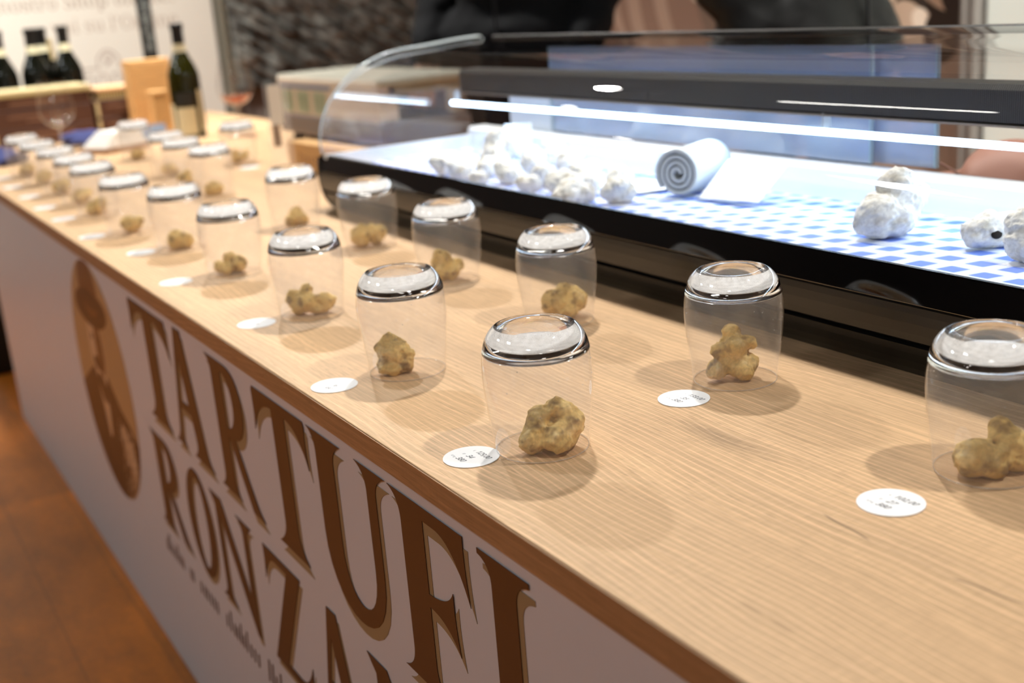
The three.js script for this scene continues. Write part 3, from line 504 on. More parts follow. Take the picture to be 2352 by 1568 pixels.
{
  const g = truffleGeo(802, [[0, 0.017, 0, 0.0165], [-0.016, 0.0155, 0.002, 0.0145], [0.017, 0.016, -0.002, 0.0155], [0.024, 0.020, -0.006, 0.0105], [-0.004, 0.02, 0.004, 0.0145]], 1, 1);
  const m = obj('truffle', g, truffleMat); m.position.set(-0.796, DECK, -0.634); m.rotation.y = FACE; tag(m, 'pale truffle with a dark round hole near the right photo edge', 'truffle', 'large pale truffles');
  obj('hole', new THREE.SphereGeometry(0.0056, 20, 14).scale(1, 0.82, 0.5).translate(-0.002, 0.016, 0.0185), std(0x1d1710, 0.9), m);
}
truffle(803, [[0, 0.02, 0, 0.0195], [0.018, 0.022, 0, 0.017], [-0.004, 0.036, -0.004, 0.013], [0.002, 0.013, 0.010, 0.0135]], -0.733, -0.604, 'pale lumpy truffle cut by the right edge of the photo', FACE, 'large pale truffles', DECK, 1);
{
  const t = thing('rolled_towel', 'thick roll of white knitted cloth lying on the checked cloth', 'towel', [-1.309, DECK + 0.033, -0.668], 0.36);
  const pts = []; for (let i = 0; i <= 420; i++) { const a = i / 420 * 6.283 * 3.6, r = 0.0045 + 0.0282 * i / 420; pts.push([Math.cos(a) * r, Math.sin(a) * r]); }
  const sh = new THREE.Shape(); pts.forEach(([x, y], i) => { const l = Math.hypot(x, y), k = (l + 0.0022) / l; i ? sh.lineTo(x * k, y * k) : sh.moveTo(x * k, y * k); }); for (let i = pts.length - 1; i >= 0; i--) { const [x, y] = pts[i], l = Math.hypot(x, y), k = (l - 0.002) / l; sh.lineTo(x * k, y * k); }
  const knit = dataTex(128, 128, (u, v) => { const k = 215 + 40 * Math.abs(Math.sin(u * 50.26 + Math.sin(v * 100.5) * 0.8)); return [k, k, k * 0.99]; }, true, [60, 60]);
  obj('cloth_roll', new THREE.ExtrudeGeometry(sh, { depth: 0.095, bevelEnabled: true, bevelSize: 0.0006, bevelThickness: 0.0012, bevelSegments: 2, curveSegments: 4 }).translate(0, 0, -0.0475), std(0xe9ecea, 0.95, { map: knit, bumpMap: knit, bumpScale: 0.0012 }), t);
}
{
  const c = obj('card', rbx(0.108, 0.0012, 0.074, 0.0004), whiteMatt.clone()); c.material.color.set(0xf4f4f4); c.position.set(-1.205, DECK + 0.026, -0.663); c.rotation.set(0.62, 0.12, 0.05, 'YXZ'); tag(c, 'blank white card propped up right of the rolled towel', 'card', 'white cards in the case');
  const d = copy(c, 'blank white card lying flat left of the rolled towel'); d.position.set(-1.402, DECK + 0.002, -0.66); d.rotation.set(0.02, -0.3, 0.01, 'YXZ');
  const e = copy(c, 'small blank white card standing by the left tray wall behind the heap'); e.position.set(-1.865, DECK + 0.031, -0.715); e.scale.set(0.45, 1, 0.8); e.rotation.set(1.2, 0.9, 0, 'YXZ');
}

// ------------------------------------------------------------------ things behind and beyond the case
{
  const t = thing('leather_pouch', 'pinkish brown leather pouch behind the open sliding door', 'bag', [-0.93, TOP, -0.955]);
  const g = surface((x, y, z) => { const a = Math.hypot(x / 0.2, (y - 0.07) / 0.075, z / 0.075); return Math.max(-y, (a - 1) * 0.07 + 0.006 * Math.sin(x * 46 + y * 30) * smooth(0.1, 0.03, Math.abs(y - 0.06)) + 0.004 * N3(x * 16, y * 16, z * 16)); }, [-0.23, -0.02, -0.1], [0.23, 0.17, 0.1], 0.006);
  obj('pouch_body', g, std(0xa97865, 0.55), t);
  obj('flap_seam', tube([[-0.16, 0.11, 0.055], [-0.05, 0.085, 0.078], [0.06, 0.085, 0.078], [0.16, 0.112, 0.053]], 0.0018, 40, 6), std(0x7b5344, 0.7), t);
}
{
  const t = thing('counter_scale', 'beige shop scale with three green displays behind the case end', 'scale', [-3.15, TOP, -1.0]);
  const body = std(0xc9bba9, 0.5), pale = std(0xa5a294, 0.45);
  obj('scale_body', rbx(0.74, 0.06, 0.26, 0.012, 0, 0.05, 0.01), std(0x6b5f5c, 0.5), t);
  for (const [x, z] of [[-0.32, 0.1], [0.32, 0.1], [-0.32, -0.12], [0.32, -0.12]]) obj('foot', cyl(0.016, 0.018, 0.022, x, 0.011, z, 20), black, t);
  const d = obj('display_housing', rbx(0.72, 0.115, 0.06, 0.01, -0.01, 0.125, 0.105), body, t);
  const lcdTex = canvasTex(256, 96, (c, w, h) => { c.fillStyle = '#98a68c'; c.fillRect(0, 0, w, h); c.fillStyle = '#7f8c74'; for (let i = 0; i < 5; i++) c.fillRect(18 + i * 46, 18, 34, 62); });
  for (let i = 0; i < 3; i++) { const x = -0.285 + i * 0.125; obj('display_screen', bx(0.088, 0.06, 0.003, x, 0.115, 0.136), std(0xffffff, 0.3, { map: lcdTex }), d); }
  obj('blue_label_strip', bx(0.4, 0.009, 0.002, -0.15, 0.157, 0.136), std(0x5b6f93, 0.5), d);
  obj('weighing_pan', [rbx(0.76, 0.02, 0.26, 0.008, 0, 0.178, 0.0), bx(0.7, 0.03, 0.2, 0, 0.158, 0.0)], pale, t);
}
{
  const t = thing('acrylic_sign_holder', 'tall clear acrylic holder with a cream sign left of the scale', 'sign holder', [-2.70, TOP, -0.57], 1.1);
  const ac = std(0xffffff, 0.03, { transmission: 0.92, thickness: 0 });
  obj('acrylic_plate', bx(0.055, 0.21, 0.003, 0, 0.105, 0), ac, t); obj('acrylic_foot', bx(0.055, 0.003, 0.06, 0, 0.0015, 0.03), ac, t);
  obj('paper_sign', bx(0.03, 0.09, 0.001, -0.003, 0.162, 0.0026), std(0xcfc4b4, 0.8), t);
  obj('sign_lower_half', bx(0.018, 0.05, 0.001, -0.008, 0.092, 0.0026), std(0x8d7662, 0.8), t);
}
{
  const t = thing('wooden_sign_block', 'light wooden block printed Inst beside the end of the display case', 'sign', [-2.6, TOP, -0.645], 0.03);
  const tex = canvasTex(512, 256, (c, w, h) => { c.fillStyle = '#c89a5e'; c.fillRect(0, 0, w, h); for (let i = 0; i < 60; i++) { c.fillStyle = `rgba(120,80,35,${0.05 + 0.05 * Math.sin(i * 9)})`; c.fillRect(0, i * 4.3, w, 2); } c.fillStyle = '#7c5024'; c.font = '150px serif'; c.scale(0.6, 1); c.fillText('Inst', 130, 190); });
  const m = std(0xffffff, 0.65, { map: tex }), side = std(0xc8995c, 0.65);
  obj('block', rbx(0.38, 0.068, 0.05, 0.002, 0, 0.034, 0), side, t);
  obj('printed_face', new THREE.PlaneGeometry(0.37, 0.064).translate(0, 0.034, 0.0253), m, t);
}
// wine bottles
function bottleProfile(r, h) { return curve2([[0.0001, 0.004], [r * 0.7, 0.004], [r * 0.96, 0.002], [r, 0.010], [r, h * 0.5], [r * 0.98, h * 0.56], [r * 0.8, h * 0.64], [r * 0.5, h * 0.73], [r * 0.37, h * 0.8], [r * 0.35, h * 0.95], [r * 0.4, h * 0.955], [r * 0.4, h * 0.985], [r * 0.34, h]], 80); }
const bottleGlass = std(0x0c0d08, 0.06), bottleGreen = std(0x2c2b05, 0.07, { transmission: 0.35, thickness: 0.03, attenuationColor: lin(0.35, 0.33, 0.02), attenuationDistance: 0.03 }), cream = std(0xd6cfae, 0.6), capMat = std(0x101010, 0.35);
function bottle(r, h, label, glass, x, z, y, group) {
  const t = thing('wine_bottle', label, 'bottle', [x, y, z], 0, group);
  obj('bottle_glass', lathe(bottleProfile(r, h), 48), glass, t);
  obj('capsule', lathe([[r * 0.385, h * 0.83], [r * 0.375, h * 0.95], [r * 0.425, h * 0.953], [r * 0.425, h * 0.99], [r * 0.38, h * 1.003], [0.0001, h * 1.004]], 36), capMat, t);
  obj('neck_label', lathe([[r * 0.47, h * 0.755], [r * 0.42, h * 0.79], [r * 0.405, h * 0.825]], 36), cream, t);
  return t;
}
{
  const G = 'dark wine bottles at the far end of the counter';
  const b0 = bottle(0.05, 0.345, 'dark wine bottle with cream neck band, rightmost of the far group', bottleGlass, -4.62, -0.485, 0.77, G);
  const strap = obj('back_label', new THREE.CylinderGeometry(0.0505, 0.0505, 0.08, 24, 1, true, 0.2, 1.5).translate(0, 0.08, 0), cream, b0);
  for (const [x, z, l] of [[-4.62, -0.375, 'dark wine bottle with cream neck band, middle of the far group'], [-4.62, -0.265, 'dark wine bottle with cream neck band, left of the far group'], [-4.62, -0.155, 'dark wine bottle at the far left, partly out of the photo'], [-4.73, -0.43, 'dark wine bottle standing behind the gap of the far group']]) copy(b0, l, G).position.set(x, 0.77, z);
  const strip = obj('paper_strip', bx(0.002, 0.075, 0.016, 0, 0, 0), cream); strip.position.set(-4.566, 1.04, -0.43); strip.rotation.z = -0.28; strip.rotation.x = 0.1; tag(strip, 'upright cream paper band hanging between the far dark bottles', 'paper band');
}
{
  const t = bottle(0.049, 0.355, 'open green wine bottle with black capsule and cream labels beside the pine box', bottleGreen, -3.9, -0.695, TOP);
  const lab = (th0, len, y, h, m, r = 0.0515) => obj('label', new THREE.CylinderGeometry(r, r, h, 40, 1, true, th0, len).translate(0, y, 0), m, t);
  lab(0.55, 1.25, 0.055, 0.085, cream); lab(0.62, 1.1, 0.125, 0.04, std(0x151512, 0.5)); lab(2.05, 0.35, 0.085, 0.13, cream); lab(-0.5, 0.9, 0.06, 0.1, cream);
}
// wooden and chocolate boxes
const pineTex = dataTex(256, 256, (u, v) => { const l = 1 + 0.12 * fbm(u * 3, v * 26, 2, 3) - 0.35 * Math.exp(-(((u - 0.7) / 0.05) ** 2 + ((v - 0.35) / 0.03) ** 2)); return [214 * l, 168 * l, 108 * l]; });
const pine = std(0xffffff, 0.7, { map: pineTex });
{
  const t = thing('pine_box', 'upright pine wine box left of the open bottle', 'box', [-4.25, TOP, -0.67], 0.02);
  obj('box_side', [rbx(0.09, 0.235, 0.012, 0.002, 0, 0.1175, 0.064), rbx(0.09, 0.235, 0.012, 0.002, 0, 0.1175, -0.064)], pine, t);
  obj('box_front', rbx(0.01, 0.235, 0.12, 0.002, 0.044, 0.1175, 0), pine, t); obj('box_back', rbx(0.01, 0.235, 0.12, 0.002, -0.044, 0.1175, 0), pine, t);
  obj('box_lid', rbx(0.09, 0.01, 0.142, 0.003, 0, 0.24, 0), pine, t);
}
{
  const t = thing('pine_block', 'low pine block standing before the upright pine box', 'block', [-4.1, TOP, -0.655], 0.02);
  obj('block_body', rbx(0.06, 0.135, 0.05, 0.003, 0, 0.0675, 0), pine, t); obj('block_cap', rbx(0.064, 0.012, 0.054, 0.003, 0, 0.141, 0), pine, t);
}
{
  const t = thing('black_banner_post', 'narrow black banner card standing behind the pine box', 'banner', [-4.42, TOP, -0.735]);
  obj('banner_card', bx(0.006, 0.52, 0.05, 0, 0.26, 0), std(0x1c1f20, 0.5), t);
  const r = rng(8), marks = []; for (let i = 0; i < 26; i++) marks.push(bx(0.0012, 0.004 + r() * 0.007, 0.008 + r() * 0.02, 0.0036, 0.27 + i * 0.0095, (r() - 0.5) * 0.016));
  obj('grey_print', marks, std(0x6f7676, 0.6), t).userData.kind = 'stuff';
  obj('banner_foot', bx(0.09, 0.008, 0.06, 0, 0.004, 0), black, t);
}
{
  const boxBody = std(0x4c2a18, 0.5), boxLid = std(0xcdbd90, 0.55), lidStripe = std(0x9c8b5a, 0.6), word = std(0x7a5743, 0.55);
  const t = thing('gift_box', 'cream lidded brown box on top of the left stack', 'box', [-4.38, TOP + 0.1225, -0.31]);
  obj('box_body', rbx(0.2, 0.04, 0.33, 0.002, 0, 0.02, 0), boxBody, t); obj('box_lid', rbx(0.21, 0.020, 0.345, 0.002, 0, 0.05, 0), boxLid, t); obj('lid_stripe', bx(0.212, 0.004, 0.346, 0, 0.045, 0), lidStripe, t); obj('printed_band', bx(0.003, 0.013, 0.18, 0.1, 0.02, 0), word, t);
  const u = thing('brown_box', 'middle box of the left stack, plain brown with pale print', 'box', [-4.38, TOP + 0.061, -0.31], 0, 'plain brown printed boxes');
  obj('box_body', rbx(0.2, 0.0595, 0.335, 0.002, 0, 0.03, 0), boxBody, u); obj('printed_band', [bx(0.003, 0.008, 0.2, 0.1, 0.038, 0), bx(0.003, 0.006, 0.13, 0.1, 0.022, -0.02)], word, u); obj('cream_edge', bx(0.202, 0.052, 0.018, 0, 0.03, 0.155), boxLid, u);
  [[-4.38, TOP + 0.061, -0.31, 'x'], [-4.38, TOP, -0.31, 'lowest box of the left stack, plain brown with pale print'], [-4.43, TOP, -0.595, 'lowest box of the short right stack, plain brown with pale print'], [-4.43, TOP + 0.061, -0.595, 'second box of the short right stack, plain brown with pale print']].slice(1).forEach(([x, y, z, l]) => { const c = copy(u, l, 'plain brown printed boxes'); c.position.set(x, y, z); if (z < -0.5) c.scale.z = 0.58; });
  const s = thing('ribbed_wood_box', 'pale wooden box with ribbed cream sides on the short right stack', 'box', [-4.43, TOP + 0.122, -0.6]);
  obj('box_body', rbx(0.19, 0.028, 0.17, 0.002, 0, 0.014, 0), boxLid, s); obj('box_lid', rbx(0.2, 0.012, 0.18, 0.002, 0, 0.034, 0), std(0xe0b487, 0.6), s);
  const ribs = []; for (let i = 0; i < 16; i++) ribs.push(bx(0.004, 0.024, 0.005, 0.096, 0.014, -0.077 + i * 0.0103)); obj('rib', ribs, lidStripe, s);
  const riser = thing('bottle_riser', 'low dark riser under the far wine bottles', 'riser', [-4.67, TOP, -0.32]); obj('riser_top', rbx(0.22, 0.012, 0.46, 0.002, 0, 0.0238, 0), boxBody, riser); obj('riser_side', [bx(0.2, 0.0175, 0.012, 0, 0.009, 0.2), bx(0.2, 0.0175, 0.012, 0, 0.009, -0.2)], boxBody, riser);
}
// wine glasses, napkins, cards
function wineGlass(x, z, label, h, r, wine) {
  const t = thing('wine_glass', label, 'wine glass', [x, TOP, z], 0, 'stemmed wine glasses');
  const g = std(0xffffff, 0.0, { transmission: 1, thickness: 0, ior: 1.5 });
  obj('bowl', lathe(curve2([[r * 0.72, h], [r * 0.84, h * 0.85], [r, h * 0.66], [r * 0.93, h * 0.54], [r * 0.55, h * 0.44], [r * 0.12, h * 0.40]], 40), 48), g, t);
  obj('stem', lathe(curve2([[r * 0.12, h * 0.40], [0.0045, h * 0.34], [0.004, h * 0.1], [0.008, h * 0.035]], 20), 20), std(0xffffff, 0.03, { transmission: 0.85, thickness: 0 }), t);
  obj('foot', lathe([[0.008, h * 0.035], [r * 0.5, 0.006], [r * 0.86, 0.003], [r * 0.86, 0.001], [0.0001, 0.001]], 40), g, t);
  if (wine) obj('wine', lathe(curve2([[0.0001, h * 0.43], [r * 0.3, h * 0.43], [r * 0.6, h * 0.465], [r * 0.84, h * 0.53], [r * 0.84, h * 0.535], [0.0001, h * 0.535]], 30), 40), std(0xe8a07c, 0.05, { transmission: 0.8, thickness: 0 }), t);
}
wineGlass(-3.75, -0.81, 'tall wine glass with a little rose wine right of the open bottle', 0.235, 0.056, true);
wineGlass(-3.75, -0.27, 'empty wine glass on the left before the brown boxes', 0.225, 0.05, false);
{
  const t = thing('napkin_stack', 'wedge of folded white napkins on a small wooden board', 'napkins', [-3.79, TOP, -0.425], 0.45);
  obj('board', rbx(0.13, 0.012, 0.17, 0.004, 0, 0.006, 0), std(0x8c5a2c, 0.6), t);
  for (let i = 0; i < 7; i++) { const n = obj('napkin', rbx(0.115 - i * 0.004, 0.007, 0.15 - i * 0.008, 0.003, 0, 0.0165 + i * 0.0065, -i * 0.004), std(0xf1eee7, 0.9), t); n.rotation.z = 0.025 * Math.sin(i * 2); }
}
{
  const m = std(0x343b6c, 0.9, { sheen: 0.4, sheenColor: lin(0.2, 0.2, 0.4) });
  const fold = (seed) => surface((x, y, z) => { const d = Math.hypot(x / 0.05, (y - 0.012 - 0.014 * Math.sin(x * 60 + seed)) / 0.016, z / 0.07) - 1; return d * 0.014 + 0.004 * N3(x * 50 + seed, y * 50, z * 50); }, [-0.07, -0.012, -0.09], [0.07, 0.06, 0.09], 0.0045).translate(0, 0.004, 0);
  const a = obj('blue_napkin', fold(1), m); a.position.set(-4.02, TOP + 0.008, -0.38); tag(a, 'crumpled blue cloth napkin behind the white napkins', 'napkin', 'blue napkins');
  const b = obj('blue_napkin', fold(4), m); b.position.set(-3.78, TOP + 0.008, -0.12); b.rotation.y = 0.8; tag(b, 'crumpled blue cloth napkin at the left photo edge behind the tumblers', 'napkin', 'blue napkins');
}
{
  const c = obj('blue_card', rbx(0.003, 0.05, 0.09, 0.001, 0, 0.025, 0), std(0x7b8aa0, 0.6)); c.position.set(-3.98, TOP + 0.0002, -0.6); c.rotation.z = 0.35; c.rotation.y = 0.2; tag(c, 'grey blue card leaning by the pine box foot', 'card');
}

// ------------------------------------------------------------------ stand walls behind
{
  const poster = canvasTex(1536, 1024, (c, w, h) => {               // 2.1 m wide, 1.4 m high
    c.fillStyle = '#dad6cb'; c.fillRect(0, 0, w, h);
    c.fillStyle = '#9a8b7e'; c.font = '62px serif'; c.textAlign = 'right';
    c.fillText('Scopri il nostro Shop online!', 1412, 505); c.fillStyle = '#b3a699'; c.fillText('vai su l’Online', 1412, 585);
    c.strokeStyle = '#a89b92'; c.lineWidth = 6; c.lineJoin = 'round';
    const X = 1050, Y = 665; c.beginPath();
    c.moveTo(X, Y + 120); c.lineTo(X, Y + 40); c.lineTo(X + 70, Y + 40); c.lineTo(X + 70, Y + 10); c.quadraticCurveTo(X + 105, Y - 45, X + 140, Y + 10); c.lineTo(X + 140, Y + 40); c.lineTo(X + 210, Y + 40); c.lineTo(X + 210, Y + 120); c.closePath();
    for (let i = 0; i < 4; i++) { const x = X + 16 + i * 48; c.moveTo(x, Y + 110); c.lineTo(x, Y + 68); c.quadraticCurveTo(x + 14, Y + 52, x + 28, Y + 68); c.lineTo(x + 28, Y + 110); c.closePath(); }
    c.moveTo(X + 92, Y + 36); c.arc(X + 105, Y + 10, 14, 0, 6.3); c.stroke();
  });
  const t = thing('poster_panel', 'cream poster panel with brown text and a small line drawing', 'poster', [hall.x0 + 0.02, 0, -0.42]);
  obj('panel_board', bx(0.03, 2.6, 2.06, 0, 1.35, 0.06), std(0xd8cfbf, 0.7), t);
  const g = new THREE.PlaneGeometry(2.06, 1.3733).rotateY(Math.PI / 2).translate(0.0156, 1.18, 0.06);
  obj('poster_print', g, std(0xffffff, 0.7, { map: poster }), t);
  const p = thing('aluminium_post', 'grey aluminium wall post between the cream poster and the dark rock', 'post', [hall.x0 + 0.03, 0, -1.43]);
  obj('post_profile', [rbx(0.05, 2.65, 0.045, 0.004, 0, 1.325, 0), rbx(0.014, 2.65, 0.012, 0.002, 0.03, 1.325, 0.012)], std(0x8f8c7f, 0.4, { metalness: 0.5 }), p); obj('post_foot', bx(0.12, 0.01, 0.1, 0.01, 0.005, 0), std(0x77756c, 0.5), p);
}
{
  // rough rock cladding: a relief with diagonal ridges
  const ny = 240, nz = 260, y0 = 0.755, y1 = 2.6, z0 = -2.59, z1 = -1.46, pos = [], col = [], idx = [];
  const ridge = (y, z) => { const a = (z * 0.84 + y * 0.54), b = (-z * 0.54 + y * 0.84), k = 1 - Math.abs(fbm(a * 4, b * 30, 3.1, 4)) * 2.4; return 0.06 * k + 0.03 * fbm(y * 5, z * 5, 7.7, 3); };
  for (let i = 0; i <= ny; i++) for (let j = 0; j <= nz; j++) { const y = mix(y0, y1, i / ny), z = mix(z0, z1, j / nz), e = Math.min(i, j, ny - i, nz - j) ? 1 : 0; pos.push(hall.x0 + 0.01 + e * (0.03 + ridge(y, z)), y, z); const a = z * 0.84 + y * 0.54, b = -z * 0.54 + y * 0.84, k = smooth(-0.25, 0.35, fbm(a * 9, b * 46, 1.5, 3)), q = N3(y * 24, z * 24, 9.2) + 0.6 * N3(y * 5, z * 5, 2.2); col.push(0.07 + 0.16 * k + 0.05 * q, 0.068 + 0.158 * k + 0.05 * q, 0.06 + 0.142 * k + 0.045 * q); }
  for (let i = 0; i < ny; i++) for (let j = 0; j < nz; j++) { const a = i * (nz + 1) + j, b = a + nz + 1; idx.push(a, b, b + 1, a, b + 1, a + 1); }
  const g = new THREE.BufferGeometry(); g.setAttribute('position', new THREE.Float32BufferAttribute(pos, 3)); g.setAttribute('color', new THREE.Float32BufferAttribute(col, 3)); g.setIndex(idx); g.computeVertexNormals();
  tag(obj('rock_panel', g, std(0xffffff, 0.7, { vertexColors: true })), 'dark grey rough rock panel with diagonal ridges on the far wall', 'wall panel');
}
{
  const sepia = canvasTex(1536, 1024, (c, w, h) => {               // 3.3 m wide, 2.2 m high: an enlarged brown photograph, blurred shapes of hands and roots
    c.fillStyle = '#97877a'; c.fillRect(0, 0, w, h); const r = rng(21);
    const blob = (col, x, y, a, b, rot) => { c.fillStyle = col; c.beginPath(); c.ellipse(x, y, a, b, rot, 0, 6.3); c.fill(); };
    for (let i = 0; i < 90; i++) blob(['#a39384', '#7c6a5d', '#b3a393', '#63534a'][i % 4], r() * w, r() * h, 30 + r() * 120, 20 + r() * 60, r() * 3);
    for (const [x, y] of [[720, 640], [800, 670], [880, 650], [640, 700]]) { blob('#b39c8b', x, y, 130, 52, 1.2); blob('#93796a', x + 40, y + 30, 120, 40, 1.1); }
    for (const [x, y, s] of [[1405, 640, 1], [1450, 690, 0.8], [1490, 620, 1.1]]) { blob('#c9b39c', x, y, 60 * s, 34 * s, 0.7); blob('#efe2cf', x + 14, y - 8, 26 * s, 20 * s, 0.7); blob('#2d2118', x + 52, y + 10, 42 * s, 50 * s, 0.3); }
    c.strokeStyle = '#d8c8b2'; c.lineWidth = 18; for (const x of [965, 1470, 1520]) { c.beginPath(); c.moveTo(x + 30, 300); c.quadraticCurveTo(x + 10, 520, x - 20, 640); c.stroke(); }
  });
  const t = thing('sepia_photo_panel', 'brown toned enlarged photograph panel behind the two staff', 'poster', [0, 0, hall.z0 + 0.016]);
  obj('panel_board', bx(3.15, 2.5, 0.03, -4.02, 1.3, 0), std(0x8d7560, 0.7), t);
  obj('photo_print', new THREE.PlaneGeometry(3.15, 2.2).translate(-4.02, 1.3, 0.0158), std(0xffffff, 0.7, { map: sepia }), t);
  const p = thing('grey_wall_post', 'grey metal wall post right of the brown photograph panel', 'post', [-2.4, 0, hall.z0 + 0.035]);
  obj('post_profile', [rbx(0.05, 2.6, 0.06, 0.004, 0, 1.3, 0), rbx(0.012, 2.6, 0.012, 0.003, -0.012, 1.3, 0.034)], std(0x8a8681, 0.4, { metalness: 0.5 }), p); obj('post_foot', bx(0.1, 0.01, 0.07, 0, 0.005, 0.003), std(0x77756c, 0.5), p);
  const q = thing('pale_wall_panel', 'pale greenish white wall panel at the right edge of the photo', 'wall panel', [-1.3, 0, hall.z0 + 0.016]);
  obj('panel_board', bx(2.12, 2.5, 0.03, 0, 1.3, 0), std(0xdfeae4, 0.7), q); obj('panel_skirting', bx(2.12, 0.08, 0.032, 0, 0.05, 0.001), std(0xb9bdb6, 0.7), q);
}

// ------------------------------------------------------------------ the two people behind the case
function person(label, x, z, turn, o) {
  const t = thing('person', label, 'person', [x, 0, z], turn);
  const skin = std(o.skin, 0.6), coat = std(o.coat, o.coatRough, { specularIntensity: 0.4 }), cloth = std(o.trousers, 0.85), hair = std(o.hair, 0.8), shoe = std(0x141210, 0.5), h = o.h / 1.75;
  const S = (p) => p.map((c) => c * h);
  const bone = (p, q, a, b) => capsule(S(p), S(q), a * h, b * h), join = (list, k) => (X, Y, Z) => { let d = 9; for (const f of list) d = smin(d, f(X, Y, Z), k); return d; };
  const el = o.elbow, hd = o.hand;
  const arms = []; for (const s of [-1, 1]) arms.push(bone([s * 0.175, 1.41, 0], [s * el[0], el[1], el[2]], 0.05, 0.042), bone([s * el[0], el[1], el[2]], [s * hd[0], hd[1], hd[2]], 0.041, 0.028));
  const legs = []; for (const s of [-1, 1]) legs.push(bone([s * 0.09, 0.9, 0], [s * 0.1, 0.49, 0.015], 0.085, 0.056), bone([s * 0.1, 0.49, 0.015], [s * 0.105, 0.09, -0.01], 0.055, 0.036), bone([s * 0.105, 0.06, -0.02], [s * 0.115, 0.04, 0.11], 0.036, 0.028));
  const torso = [bone([-0.07, 0.95, 0], [0.07, 0.95, 0], 0.115, 0.115), bone([-0.05, 1.12, 0], [0.05, 1.12, 0], 0.11, 0.11), bone([-0.1, 1.32, 0], [0.1, 1.32, 0], 0.115, 0.115), bone([0, 1.42, -0.005], [0, 1.53, 0.005], 0.056, 0.052)];
  const ell = (c, r) => (X, Y, Z) => (Math.hypot((X - c[0] * h) / (r[0] * h), (Y - c[1] * h) / (r[1] * h), (Z - c[2] * h) / (r[2] * h)) - 1) * Math.min(...r) * h;
  const head = [ell([0, 1.655, 0.01], [0.074, 0.098, 0.09]), ell([0, 1.595, 0.035], [0.055, 0.052, 0.062]), bone([0, 1.655, 0.096], [0, 1.622, 0.112], 0.011, 0.015), ell([0.077, 1.645, 0.005], [0.012, 0.03, 0.018]), ell([-0.077, 1.645, 0.005], [0.012, 0.03, 0.018]), bone([-0.02, 1.588, 0.09], [0.02, 1.588, 0.09], 0.009, 0.009)];
  // one continuous body: coarse trunk and limbs, fine head and hands
  const body = join([...torso, ...arms, ...legs, ...head.slice(0, 2)], 0.03 * h);
  const geos = [surface(body, S([-0.5, 0, -0.2]), S([0.5, 1.78, 0.45]), 0.014)];
  geos.push(surface(join(head, 0.012 * h), S([-0.1, 1.53, -0.1]), S([0.1, 1.77, 0.14]), 0.0045));
  for (const s of [-1, 1]) {
    const w = [s * hd[0], hd[1], hd[2]], dir = V(...S([s * (hd[0] - el[0]), hd[1] - el[1], hd[2] - el[2]])).normalize(), sidev = V(s, 0.1, 0.25).normalize(), f = [];
    const at = (a, b, c = 0) => [w[0] * h + dir.x * a + sidev.x * b, w[1] * h + dir.y * a + sidev.y * b - c, w[2] * h + dir.z * a + sidev.z * b];
    f.push(capsule(at(0, 0), at(0.07, 0.016), 0.024, 0.015), capsule(at(0, 0), at(0.07, -0.016), 0.024, 0.015));
    [[-0.03, 0.062], [-0.01, 0.074], [0.011, 0.07], [0.03, 0.056]].forEach(([b, l]) => { f.push(capsule(at(0.075, b), at(0.075 + l * 0.55, b * 1.1, 0.008), 0.0095, 0.0085), capsule(at(0.075 + l * 0.55, b * 1.1, 0.008), at(0.075 + l, b * 1.1, 0.026), 0.0085, 0.007)); });
    f.push(capsule(at(0.02, -0.024), at(0.06, -0.05, 0.006), 0.013, 0.010), capsule(at(0.06, -0.05, 0.006), at(0.088, -0.054, 0.014), 0.010, 0.008));
    const c = at(0.06, 0); geos.push(surface((X, Y, Z) => { let d = 9; for (const q of f) d = smin(d, q(X, Y, Z), 0.006); return d; }, c.map((v) => v - 0.13), c.map((v) => v + 0.13), 0.0042));
  }
  obj('body', geos, skin, t);
  const eye = std(0x1a1512, 0.3); for (const s of [-1, 1]) obj('eye', new THREE.SphereGeometry(0.0085 * h, 14, 10).translate(s * 0.03 * h, 1.66 * h, 0.091 * h), eye, t);
  const hairF = ell([0, 1.68, -0.005], [0.083, 0.1, 0.098]); obj('hair', surface((X, Y, Z) => Math.max(hairF(X, Y, Z), -(Y - 1.665 * h) + Math.max(0, Z) * 0.7 - Math.max(0, -Z) * 1.5) + 0.003 * N3(X * 70, Y * 70, Z * 70), S([-0.11, 1.5, -0.13]), S([0.11, 1.8, 0.13]), 0.007), hair, t);
  const fold = (X, Y, Z) => 0.010 * N3(X * 9, Y * 13, Z * 9 + o.seed) + 0.005 * N3(X * 26, Y * 34, Z * 26);
  const coatF = join([...torso.slice(0, 3), ...arms, bone([-0.085, o.hem + 0.06, 0], [0.085, o.hem + 0.06, 0], 0.135, 0.135)], 0.04 * h);
  const wrist = (X, Y, Z) => Math.min(...[-1, 1].map((s) => Math.hypot(X - s * hd[0] * h, Y - hd[1] * h, Z - hd[2] * h))) - 0.035;
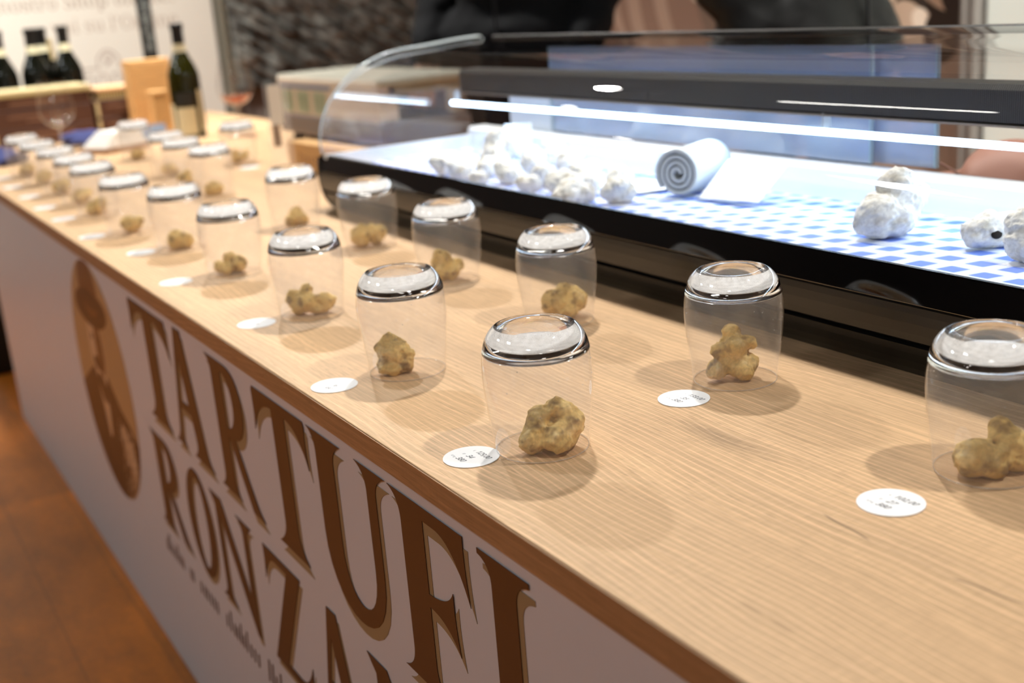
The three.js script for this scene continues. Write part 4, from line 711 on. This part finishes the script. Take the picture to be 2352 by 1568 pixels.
  obj('jacket', surface((X, Y, Z) => Math.max(coatF(X, Y, Z) - 0.022 - fold(X, Y, Z), -(Y - o.hem * h), Y - 1.475 * h, -wrist(X, Y, Z)), S([-0.56, o.hem - 0.05, -0.26]), S([0.56, 1.55, 0.5]), 0.0125), coat, t);
  obj('zip', tube([[0, 1.42 * h, 0.12 * h], [0, 1.2 * h, 0.152 * h], [0, 1.05 * h, 0.155 * h], [0, (o.hem + 0.01) * h, 0.162 * h]], 0.004, 30, 6), std(0x222226, 0.3, { metalness: 0.6 }), t);
  const trouF = join([bone([-0.06, 0.93, 0], [0.06, 0.93, 0], 0.115, 0.115), ...legs.filter((_, i) => i % 3 < 2)], 0.03 * h);
  obj('trousers', surface((X, Y, Z) => Math.max(trouF(X, Y, Z) - 0.016 - 0.6 * fold(X, Y, Z), -(Y - 0.07), Y - 0.99 * h), S([-0.26, 0.03, -0.2]), S([0.26, 1.03, 0.2]), 0.013), cloth, t);
  for (const s of [-1, 1]) obj('shoe', surface((X, Y, Z) => Math.max(smin(capsule([s * 0.105 * h, 0.055, -0.03], [s * 0.115 * h, 0.042, 0.13], 0.05, 0.043)(X, Y, Z), capsule([s * 0.105 * h, 0.1, -0.02], [s * 0.105 * h, 0.06, -0.02], 0.048, 0.048)(X, Y, Z), 0.02), -(Y - 0.002)), [s * 0.11 * h - 0.09, -0.01, -0.12], [s * 0.11 * h + 0.09, 0.16, 0.22], 0.008), shoe, t);
  return t;
}
person('person in a navy black zipped jacket standing behind the left of the case, arms bent', -3.2, -1.53, 0.6, { skin: 0xb98b6f, coat: 0x06070b, coatRough: 0.85, trousers: 0x1b1c22, hair: 0x2a1d14, h: 1.8, elbow: [0.275, 1.13, -0.04], hand: [0.25, 0.92, 0.12], hem: 0.86, seed: 3 });
person('person in a shiny black leather jacket standing behind the middle of the case', -2.06, -1.6, 1.75, { skin: 0xc29a80, coat: 0x090909, coatRough: 0.52, trousers: 0x20242c, hair: 0x3a2a1c, h: 1.72, elbow: [0.225, 1.12, -0.05], hand: [0.21, 0.9, 0.06], hem: 0.9, seed: 11 });

scene.traverse((o) => { if (o.isMesh) { o.castShadow = true; o.receiveShadow = true; } });
renderer.render(scene, camera);
